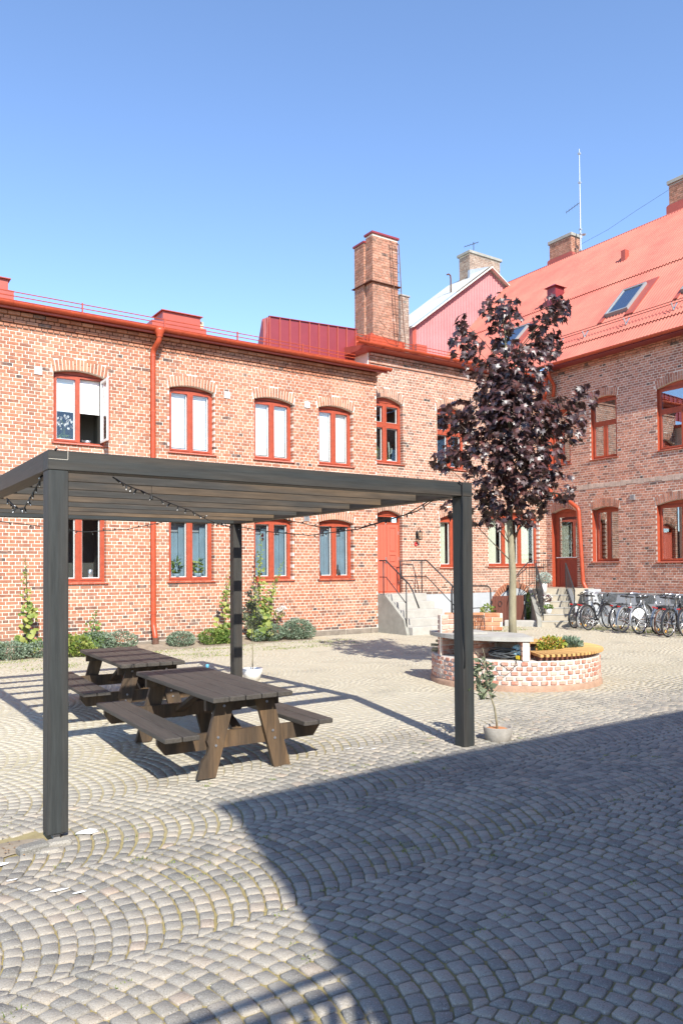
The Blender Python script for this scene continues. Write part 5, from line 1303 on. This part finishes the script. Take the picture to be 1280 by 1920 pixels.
sill_pot('pale blue pot with upright leaves left pane of the lace curtained window', 7.13, W1+.24, 1.70, ([(0,0,.28,.05,.05,.22)], 40, .09, GREEN, 403, 1.4), .11, .085, CURT_B)
sill_pot('pale blue pot with variegated plant right pane of the lace curtained window', 7.68, W1+.24, 1.70, ([(0,0,.26,.08,.06,.22)], 60, .09, LIME, 404, 1.4), .12, .10, CURT_B)
for i, x in enumerate((11.17, 11.80)):
    t = link('bottle_vase', None, None, (x, W1+.24, 1.69)); tag(t, ['black bottle vase in the left pane of the fourth ground floor window','black bottle vase in the right pane of the fourth ground floor window'][i], 'vase')
    q = MB(); q.lathe([(0,0),(.075,0),(.085,.05),(.05,.16),(.018,.24),(.014,.33),(.02,.335)], 14); q.build('body', BLACKP, t, True)
t = thing('cactus', 'tall branched cactus in the right pane of the upper four pane window', 'cactus', (13.90, W2+.26, 5.02)); pot(t, .07,.085,.09,CERAM)
q = MB(); q.tube([(0,0,.07),(0,0,.4),(-.02,0,.62)], [.022,.026,.018], 8); q.tube([(0,0,.28),(.09,0,.30),(.10,0,.45)], .016, 8); q.build('stem', SILVG, t, True)
sill_pot('yellow green plant in the left pane of the upper four pane window', 13.30, W2+.26, 5.02, ([(0,0,.3,.10,.08,.26)], 60, .10, LIME, 405), .1, .08)
sill_pot('small plant next to the tall cactus on the upper sill', 13.78, W2+.25, 5.02, ([(0,0,.12,.08,.06,.08)], 40, .06, GREEN, 407), .07, .06)
sill_pot('bushy green plant in the upper window behind the maple', 15.80, W2+.26, 5.02, ([(0,0,.25,.16,.1,.18)], 120, .08, GREEN, 406), .1, .08)
# kitchen things in the first ground floor window
t = thing('coffee_pot', 'steel coffee pot in the ground floor kitchen window', 'coffee pot', (5.08, W1+.26, 1.70)); q = MB(); q.lathe([(0,0),(.07,0),(.07,.2),(.05,.24),(0,.24)], 14); q.build('body', SILVER, t, True); q = MB(); q.tube([(.07,0,.18),(.12,0,.16),(.12,0,.06),(.07,0,.04)], .008, 5); q.build('handle', BLACKP, t)
t = thing('glass_jar', 'dark bottle with pump in the ground floor kitchen window', 'bottle', (4.88, W1+.26, 1.70)); q = MB(); q.lathe([(0,0),(.045,0),(.045,.16),(.015,.2),(.015,.25),(0,.25)], 12); q.build('body', BLACKP, t, True); q = MB(); q.tube([(0,0,.25),(0,0,.29),(-.05,0,.29)], .007, 5); q.build('pump', SILVER, t)

# ================================================================ BICYCLES
TYRE = mat('tyre', (.03,.03,.03), .8, .3); SPOKE = SILVER
def wheel(t, cx, R_=.34, tyre=.019, tm=None):
    q = MB(); q.tube([(cx+R_*math.cos(a), 0, R_+tyre+R_*math.sin(a)) for a in [i*2*math.pi/28 for i in range(28)]], tyre, 6, closed=True); wobj = q.build('wheel', tm or TYRE, t, True)
    zc = R_+tyre
    q = MB(); q.tube([(cx+(R_-.028)*math.cos(a), 0, zc+(R_-.028)*math.sin(a)) for a in [i*2*math.pi/28 for i in range(28)]], .011, 5, closed=True); q.build('rim', SILVER, wobj, True)
    q = MB()
    for i in range(22):
        a = i*2*math.pi/22; s = .025 if i % 2 else -.025; q.tube([(cx+.02*math.cos(a+.5),s,zc+.02*math.sin(a+.5)),(cx+(R_-.03)*math.cos(a),0,zc+(R_-.03)*math.sin(a))], .0016, 3, caps=False)
    q.tube([(cx,-.05,zc),(cx,.05,zc)], .022, 8); q.build('spokes', SPOKE, wobj)
    return wobj
def bicycle(label, x, y, ang, lean, frame, basket=None, rack=True, fender=None, guard=None, step=True, tyre_m=None):
    t = thing('bicycle', label, 'bicycle', (x, y, .12), 0, 'bicycles parked along the right house'); t.rotation_euler = (R(lean), 0, R(ang))
    # local +x = forward, rear wheel hub at x = .35
    xr_, xf = .36, 1.42; wheel(t, xr_, tm=tyre_m); wheel(t, xf, tm=tyre_m)
    hub = .359; bb = (xr_+.45, .28); seat = (xr_+.30, .80); head = (xf-.22, .86); headl = (xf-.17, .66)
    P = lambda a, y_=0: (a[0], y_, a[1])
    q = MB(); q.tube([P(bb),P(seat)], .017, 8)
    if step: q.tube([P(headl), ((headl[0]+bb[0])/2, 0, .40), P(bb)], .018, 8); q.tube([(head[0]+.01,0,head[1]-.04), ((head[0]+bb[0])/2-.05,0,.50), (seat[0]+.06,0,.50)], .013, 8)
    else: q.tube([P(headl),P(bb)], .019, 8); q.tube([(head[0],0,head[1]-.03),(seat[0],0,seat[1]-.06)], .017, 8)
    q.tube([P(head),P(headl)], .021, 8)
    for s in (-.05,.05): q.tube([P(bb),(xr_,s,hub)], .010, 6); q.tube([(seat[0],0,seat[1]-.1),(xr_,s,hub)], .009, 6); q.tube([P(headl),(headl[0]+.04,s,.58),(xf,s,hub)], .012, 6)
    q.build('frame', frame, t, True)
    q = MB(); q.tube([P(seat),(seat[0]-.03,0,.93)], .013, 8); q.build('seat_post', SILVER, t)
    q = MB(); q.add([(seat[0]-.18,-.09,.95),(seat[0]-.18,.09,.95),(seat[0]-.02,.06,.95),(seat[0]+.14,.018,.94),(seat[0]+.14,-.018,.94),(seat[0]-.02,-.06,.95),
                     (seat[0]-.17,-.07,.99),(seat[0]-.17,.07,.99),(seat[0]-.02,.035,.985),(seat[0]+.13,.012,.965),(seat[0]+.13,-.012,.965),(seat[0]-.02,-.035,.985)],
                    [(5,4,3,2,1,0),(6,7,8,9,10,11)]+[((i+1) % 6, i, 6+i, 6+(i+1) % 6) for i in range(6)][::1]); q.build('saddle', BLACKP, t, True)
    q = MB(); q.tube([P(head),(head[0]-.03,0,1.0)], .013, 8); q.tube([(head[0]-.20,-.29,.98),(head[0]-.06,-.25,1.03),(head[0]+.03,-.12,1.04),(head[0]-.02,0,1.01),(head[0]+.03,.12,1.04),(head[0]-.06,.25,1.03),(head[0]-.20,.29,.98)], .011, 8); q.build('handlebar', SILVER, t, True)
    for s in (-1,1): q = MB(); q.tube([(head[0]-.22,s*.292,.975),(head[0]-.11,s*.268,1.01)], .017, 8); q.build('grip', BLACKP, t)
    if fender:
        for cx, a0, a1 in ((xr_, 20, 200), (xf, -10, 150)):
            q = MB(); N = 14; Pp = []
            for i in range(N+1):
                a = R(a0+(a1-a0)*i/N); rr = .385
                for s in (-.028, 0, .028): Pp.append((cx+(rr-(.012 if s else 0))*math.cos(a), s, hub+(rr-(.012 if s else 0))*math.sin(a)))
            q.add(Pp, [(3*i+j, 3*i+j+1, 3*i+j+4, 3*i+j+3) for i in range(N) for j in (0,1)]); q.build('mudguard', fender, t, True)
    if rack:
        q = MB()
        for s in (-.06,.06): q.tube([(seat[0]-.05,s,.77),(xr_-.28,s,.77)], .006, 5); q.tube([(xr_-.15,s,.77),(xr_,s*.9,hub)], .005, 5)
        for k in range(4): q.tube([(xr_-.25+k*.13,-.06,.77),(xr_-.25+k*.13,.06,.77)], .005, 5)
        q.build('rear_rack', BLACK, t)
    q = MB(); q.box(xr_-.31,xr_-.29,-.04,.04,.71,.74); q.build('rear_reflector', mat('red_reflector', (.55,.02,.02), .3, .5) if 'red_reflector' not in bpy.data.materials else bpy.data.materials['red_reflector'], t)
    q = MB(); q.tube([(bb[0]+.09*math.cos(a), .04, bb[1]+.09*math.sin(a)) for a in [i*2*math.pi/16 for i in range(16)]], .006, 5, closed=True); q.tube([(bb[0],-.06,bb[1]),(bb[0],.06,bb[1])], .02, 8); q.tube([(bb[0],.06,bb[1]),(bb[0]+.12,.07,bb[1]-.11)], .009, 5); q.tube([(bb[0],-.06,bb[1]),(bb[0]-.12,-.07,bb[1]+.11)], .009, 5)
    q.box(bb[0]+.08,bb[0]+.17,.07,.15,bb[1]-.125,bb[1]-.10); q.box(bb[0]-.17,bb[0]-.08,-.15,-.07,bb[1]+.10,bb[1]+.125); q.build('crankset', BLACK, t)
    q = MB(); q.bar((xr_,.045,hub+.03),(bb[0],.045,bb[1]+.085),.004,.02); q.bar((xr_,.045,hub-.03),(bb[0],.045,bb[1]-.085),.004,.02); q.build('chain', RUST, t)
    q = MB(); q.tube([(xr_+.12,-.06,.30),(xr_+.05,-.16,.01)], .007, 5); q.build('kickstand', SILVER, t)
    q = MB(); q.lathe([(0,0),(.03,.0),(.035,.03),(0,.04)], 10); o = q.build('headlamp', SILVER, t, True, (xf-.05,0,.80)); o.rotation_euler = (0,R(90),0)
    q = MB(); q.box(xr_-.2*.7-.012,xr_-.2*.7+.012,-.012,.012,hub-.2-.03,hub-.2+.03); q.build('spoke_reflector', mat('amber_reflector', (.8,.35,.02), .3, .5) if 'amber_reflector' not in bpy.data.materials else bpy.data.materials['amber_reflector'], t)
    if basket:
        q = MB(); bx0, bx1, bw_, z0, z1 = xf-.14, xf+.20, .17, .76, 1.0
        for i in range(8):
            f_ = i/7; ex = .035*f_; z = z0+(z1-z0)*f_; q.tube([(bx0-ex,-bw_-ex,z),(bx1+ex,-bw_-ex,z),(bx1+ex,bw_+ex,z),(bx0-ex,bw_+ex,z)], .003 if i < 7 else .006, 4, closed=True)
        for i in range(15):
            f_ = i/14
            for s in (-1,1): q.tube([(bx0+(bx1-bx0)*f_,s*bw_,z0),(bx0-.035+(bx1-bx0+.07)*f_,s*(bw_+.035),z1)], .0028, 3)
            q.tube([(bx0,-bw_+2*bw_*f_,z0),(bx0-.035,(-bw_+2*bw_*f_)*1.2,z1)], .0028, 3); q.tube([(bx1,-bw_+2*bw_*f_,z0),(bx1+.035,(-bw_+2*bw_*f_)*1.2,z1)], .0028, 3); q.tube([(bx0,-bw_+2*bw_*f_,z0),(bx1,-bw_+2*bw_*f_,z0)], .0028, 3)
        q.build('basket', basket, t)
    if guard:
        q = MB(); N = 12; q.add([(xr_,.05,hub)]+[(xr_+.33*math.cos(R(40+110*i/N)),.04,hub+.33*math.sin(R(40+110*i/N))) for i in range(N+1)], [(0,i+1,i+2) for i in range(N)]); q.add([(xr_,-.05,hub)]+[(xr_+.33*math.cos(R(40+110*i/N)),-.04,hub+.33*math.sin(R(40+110*i/N))) for i in range(N+1)], [(0,i+2,i+1) for i in range(N)]); q.build('skirt_guard', guard, t)
    return t
BKT = mat('grey_mesh', (.10,.11,.115), .5, .5); FB = mat('black_frame', (.03,.033,.04), .3, .5); FW = mat('white_frame', (.7,.7,.7), .3, .5); FS = mat('silver_frame', (.42,.44,.47), .3, .5, metal=.4)
FBL = mat('blue_grey_frame', (.10,.13,.18), .3, .5); FR = mat('red_frame', (.42,.03,.02), .3, .5)
PALET = mat('pale_tyre', (.30,.30,.30), .7, .3)
bicycle('black mountain bicycle without basket nearest the red corner downpipe', 17.95, 14.78, 8, 7, FB, None, False, FB, None, False)
bicycle('blue grey bicycle with mesh front basket, second from the downpipe', 17.85, 14.42, 3, 5, FBL, BKT, False, FB, tyre_m=PALET)
bicycle('dark bicycle with high grey basket and chrome rims, third from the downpipe', 17.60, 14.02, 6, -4, FB, BKT, True, FB)
bicycle('black bicycle pushed deep between the third bicycle and the silver one', 18.05, 13.48, -4, 6, FB, BKT, True, FB)
bicycle('silver city bicycle with raised seat stays in the middle of the row', 17.70, 12.98, 6, 5, FS, BKT, True, FBL, tyre_m=PALET)
bicycle('bicycle with white skirt guards and broad black saddle', 17.60, 12.42, 0, -6, FS, None, True, FS, FW)
bicycle('dark bicycle standing deep behind the one with white skirt guards', 18.0, 12.15, 5, 6, FB, BKT, False, FBL)
bicycle('rusty bicycle with dull rims and red rear lamp under its saddle', 17.65, 11.82, 3, 4, FB, BKT, True, None, None, True, RUST)
bicycle('dark blue bicycle with wide red reflector at the right picture edge', 17.35, 11.42, 4, 5, FBL, BKT, True, FB)
bicycle('black bicycle half cut by the right picture edge', 17.55, 11.05, 3, -3, FB, BKT, True, FB)

# ================================================================ STRING LIGHTS
def lights(label, pts, n, sag=0, seed=1):
    r = random.Random(seed); V_ = [Vector(p) for p in pts]; dens = []
    for a, c in zip(V_[:-1], V_[1:]):
        for k in range(12):
            f_ = k/12; dens.append(a.lerp(c, f_)-Vector((0,0,sag*4*f_*(1-f_))))
    dens.append(V_[-1]); base = dens[0]
    t = thing('string_lights', label, 'string lights', base, 0, 'string lights hung on the pergola')
    q = MB(); q.tube([p-base for p in dens], .006, 5); q.build('cable', BLACKP, t, True)
    for i in range(n):
        f_ = (i+.5)/n*(len(dens)-1); k = int(f_); P = dens[k].lerp(dens[min(k+1,len(dens)-1)], f_-k)-base
        d = Vector((r.gauss(0,.5),r.gauss(0,.5),-1 if r.random() < .75 else .6)).normalized()
        q = MB(); q.tube([P, P+d*.036], .008, 6); so_ = q.build('socket', BLACKP, t)
        q = MB(); q.tube([P+d*.032, P+d*.048], [.005,.002], 6); q.build('bulb', WHITE, so_)
lights('bunched string light looping off the near left pergola corner', [(1.38,5.60,2.74),(1.36,5.75,2.68),(1.38,5.95,2.60),(1.37,6.3,2.47),(1.38,6.6,2.395),(1.38,6.9,2.41),(1.38,7.3,2.53)], 22, 0, 1)
lights('string light running diagonally under the rafters to the rear post', [(1.85,5.8,2.59),(2.3,6.45,2.57),(3.3,7.75,2.53),(4.4,9.4,2.50),(5.25,10.65,2.55)], 22, .01, 2)
lights('string light drooping along the rear beam on the left', [(1.35,10.55,2.58),(2.3,10.6,2.49),(3.0,10.62,2.415),(3.6,10.62,2.47),(4.1,10.62,2.58)], 14, .0, 3)
lights('lower string light from the rear post to the right front post', [(5.3,10.7,2.56),(5.33,9.6,2.42),(5.33,8.6,2.33),(5.34,7.5,2.36),(5.33,6.6,2.47),(5.22,5.60,2.72)], 20, .0, 4)
lights('upper string light from the right side beam to the right front post', [(5.3,9.2,2.58),(5.33,8.3,2.42),(5.34,7.4,2.38),(5.34,6.4,2.50),(5.22,5.595,2.73)], 12, .0, 5)
q = MB(); q.tube([(5.20,5.59,2.74),(5.245,5.588,2.72),(5.255,5.59,2.5),(5.25,5.596,2.0),(5.25,5.596,1.6),(5.255,5.59,1.2),(5.27,5.60,1.02),(5.262,5.6,.9)], .006, 6)
tag(q.build('power_cable', BLACKP, None, True), 'thin dark cable hanging down the right front pergola post', 'cable')
q = MB(); q.tube([(2.35,6.33,2.60),(2.35,6.33,2.52)], .002, 4); q.lathe([(.012,0),(.014,-.03),(0,-.04)], 8, (2.35,6.33,2.52)); tag(q.build('hanging_bulb', BLACKP), 'single bulb holder hanging from the first rafter', 'bulb')

# ================================================================ SMALL GROUND DETAIL
r = random.Random(77)
# rubble and exposed stone by the front post
for i, (x, y, sx, sy, sz) in enumerate(((1.21,5.50,.10,.055,.05),(1.38,5.50,.085,.05,.045),(1.30,5.41,.07,.04,.025))):
    q = MB(); q.bbox(-sx,sx,-sy,sy,-.05,sz-.01,.015); tag(q.build('loose_stone', GRAN, None, False, (x,y,0), r.uniform(-.3,.3)), ['broken granite stone under the front left corner of the near post','squared granite stone under the front right corner of the near post','flat granite stone just in front of the near post'][i], 'stone')
b = MB(); P = [(.95,5.72,.004)]; n = 24
for k in range(n):
    a = 2*math.pi*k/n; rr = 1+.25*r.uniform(-1,1); P.append((.80+.62*rr*math.cos(a), 5.62+.17*rr*math.sin(a), -.004))
P[0] = (.80,5.62,.012); b.add(P, [(0,k+1,(k+1) % n+1) for k in range(n)]); tag(b.build('bare_soil', DIRT, None, True), kind='structure')
PAINT = mat('white_spill', (.82,.81,.78), .8, .2)
b = MB()
for (cx, cyy, rx, ry) in ((1.60,5.62,.085,.05),(1.62,5.58,.05,.03),(1.07,4.78,.045,.015),(1.18,4.70,.06,.018),(1.27,4.60,.045,.014),(.98,5.02,.035,.013),(.85,5.22,.06,.03),(.98,5.33,.05,.03),(.72,5.30,.07,.03),
      (4.35,6.30,.05,.012),(4.45,6.22,.04,.012),(4.52,6.12,.04,.012)):
    n = 11; g_ = gz(cx,cyy)+.0075; P = [(cx,cyy,g_+.002)]+[(cx+rx*r.uniform(.6,1.15)*math.cos(2*math.pi*k/n), cyy+ry*r.uniform(.6,1.15)*math.sin(2*math.pi*k/n), g_) for k in range(n)]
    b.add(P, [(0,k+1,(k+1) % n+1) for k in range(n)])
tag(b.build('paint_spots', PAINT), kind='stuff')
# moss and weeds in the joints
b = MB()
spots = [(2.08,3.66),(2.02,3.35),(1.95,3.18),(2.25,3.22),(2.35,3.45),(2.45,3.75),(2.62,4.3),(1.7,4.35),(1.9,4.4),(4.0,5.62),(4.75,5.75),(3.3,5.9),(2.75,6.1),(2.28,3.1),(3.55,3.6),(3.0,2.9),(4.6,3.2),(4.4,2.6),(2.4,2.2),(1.2,4.4),(5.6,3.9),(6.1,4.6)]
for i in range(70): spots.append((r.uniform(.6,6.5), r.uniform(2.4,6.3)))
for i in range(60): spots.append((r.uniform(3,11), r.uniform(14.5,16.3)))
for i in range(40): spots.append((r.uniform(13.6,20), r.uniform(15.3,16.9)))
for i in range(50): spots.append((r.uniform(18.4,20.2), r.uniform(10.5,15)))
for (x, y) in spots:
    far = y > 10; n = r.randint(8,26)*(3 if far else 1); sp = .16 if far else .03
    if y > 15.2 and x > 17.2 and x < 19.6: continue
    for _ in range(n):
        c = Vector((x+r.gauss(0,sp*(1.6 if far else 1)), y+r.gauss(0,sp*.6), gz(x,y)-.004)); d = Vector((r.gauss(0,.6),r.gauss(0,.6),1)).normalized()*r.uniform(.008,.022)*(2.2 if far else 1); s = Vector((r.gauss(0,1),r.gauss(0,1),0)).normalized()*.004*(2 if far else 1)
        b.add([c-s, c+s, c+d], [(0,1,2)], r.random())
tag(b.build('joint_weeds', LIME), kind='stuff')
b = MB()
for _ in range(900):
    if r.random() < .65: c = Vector((r.uniform(2.2,11), r.gauss(16.38,.12), .125))
    elif r.random() < .5: c = Vector((r.uniform(17.5,20.2), r.uniform(10.5,15.2), .13))
    else: c = Vector((r.gauss(.85,.25), r.gauss(5.6,.1), .01))
    a = r.uniform(0,6.28); s = r.uniform(.008,.025)
    b.add([c, c+Vector((math.cos(a),math.sin(a),.3))*s, c+Vector((math.cos(a+1),math.sin(a+1),.1))*s], [(0,1,2)], r.random())
tag(b.build('fallen_leaves', STRAW), kind='stuff')

# unseen slats behind the viewer, shaped to throw the striped shadow in the foreground
cn = thing('shadow_canopy', 'unseen slatted canopy shaped to throw the striped foreground shadow', 'canopy', (.3,-.3,0))
hC = 2.9; ox, oy = -.3125*hC, -1.2125*hC
cn.location = (ox, oy, 0)
q = MB(); q.box(-1.5, 2.17, 3.01, 3.055, hC-.025, hC); q.build('front_beam', PERG_X, cn)
q = MB(); q.box(-1.5, 2.15, 2.845, 2.905, hC-.025, hC); q.build('inner_beam', PERG_X, cn)
q = MB(); q.box(-1.5, 2.6, 1.50, 1.56, hC-.10, hC-.03); q.build('rear_beam', PERG_X, cn)
dS = Vector((.52,.854,0))
for i in range(26):
    x = 2.10-i*.128; a = Vector((x, 2.84, hC-.035)); b_ = a-dS*1.45
    q = MB(); q.bar(a, b_, .052 if i < 4 else .088, .016); q.build('slat', PERG_Y, cn)
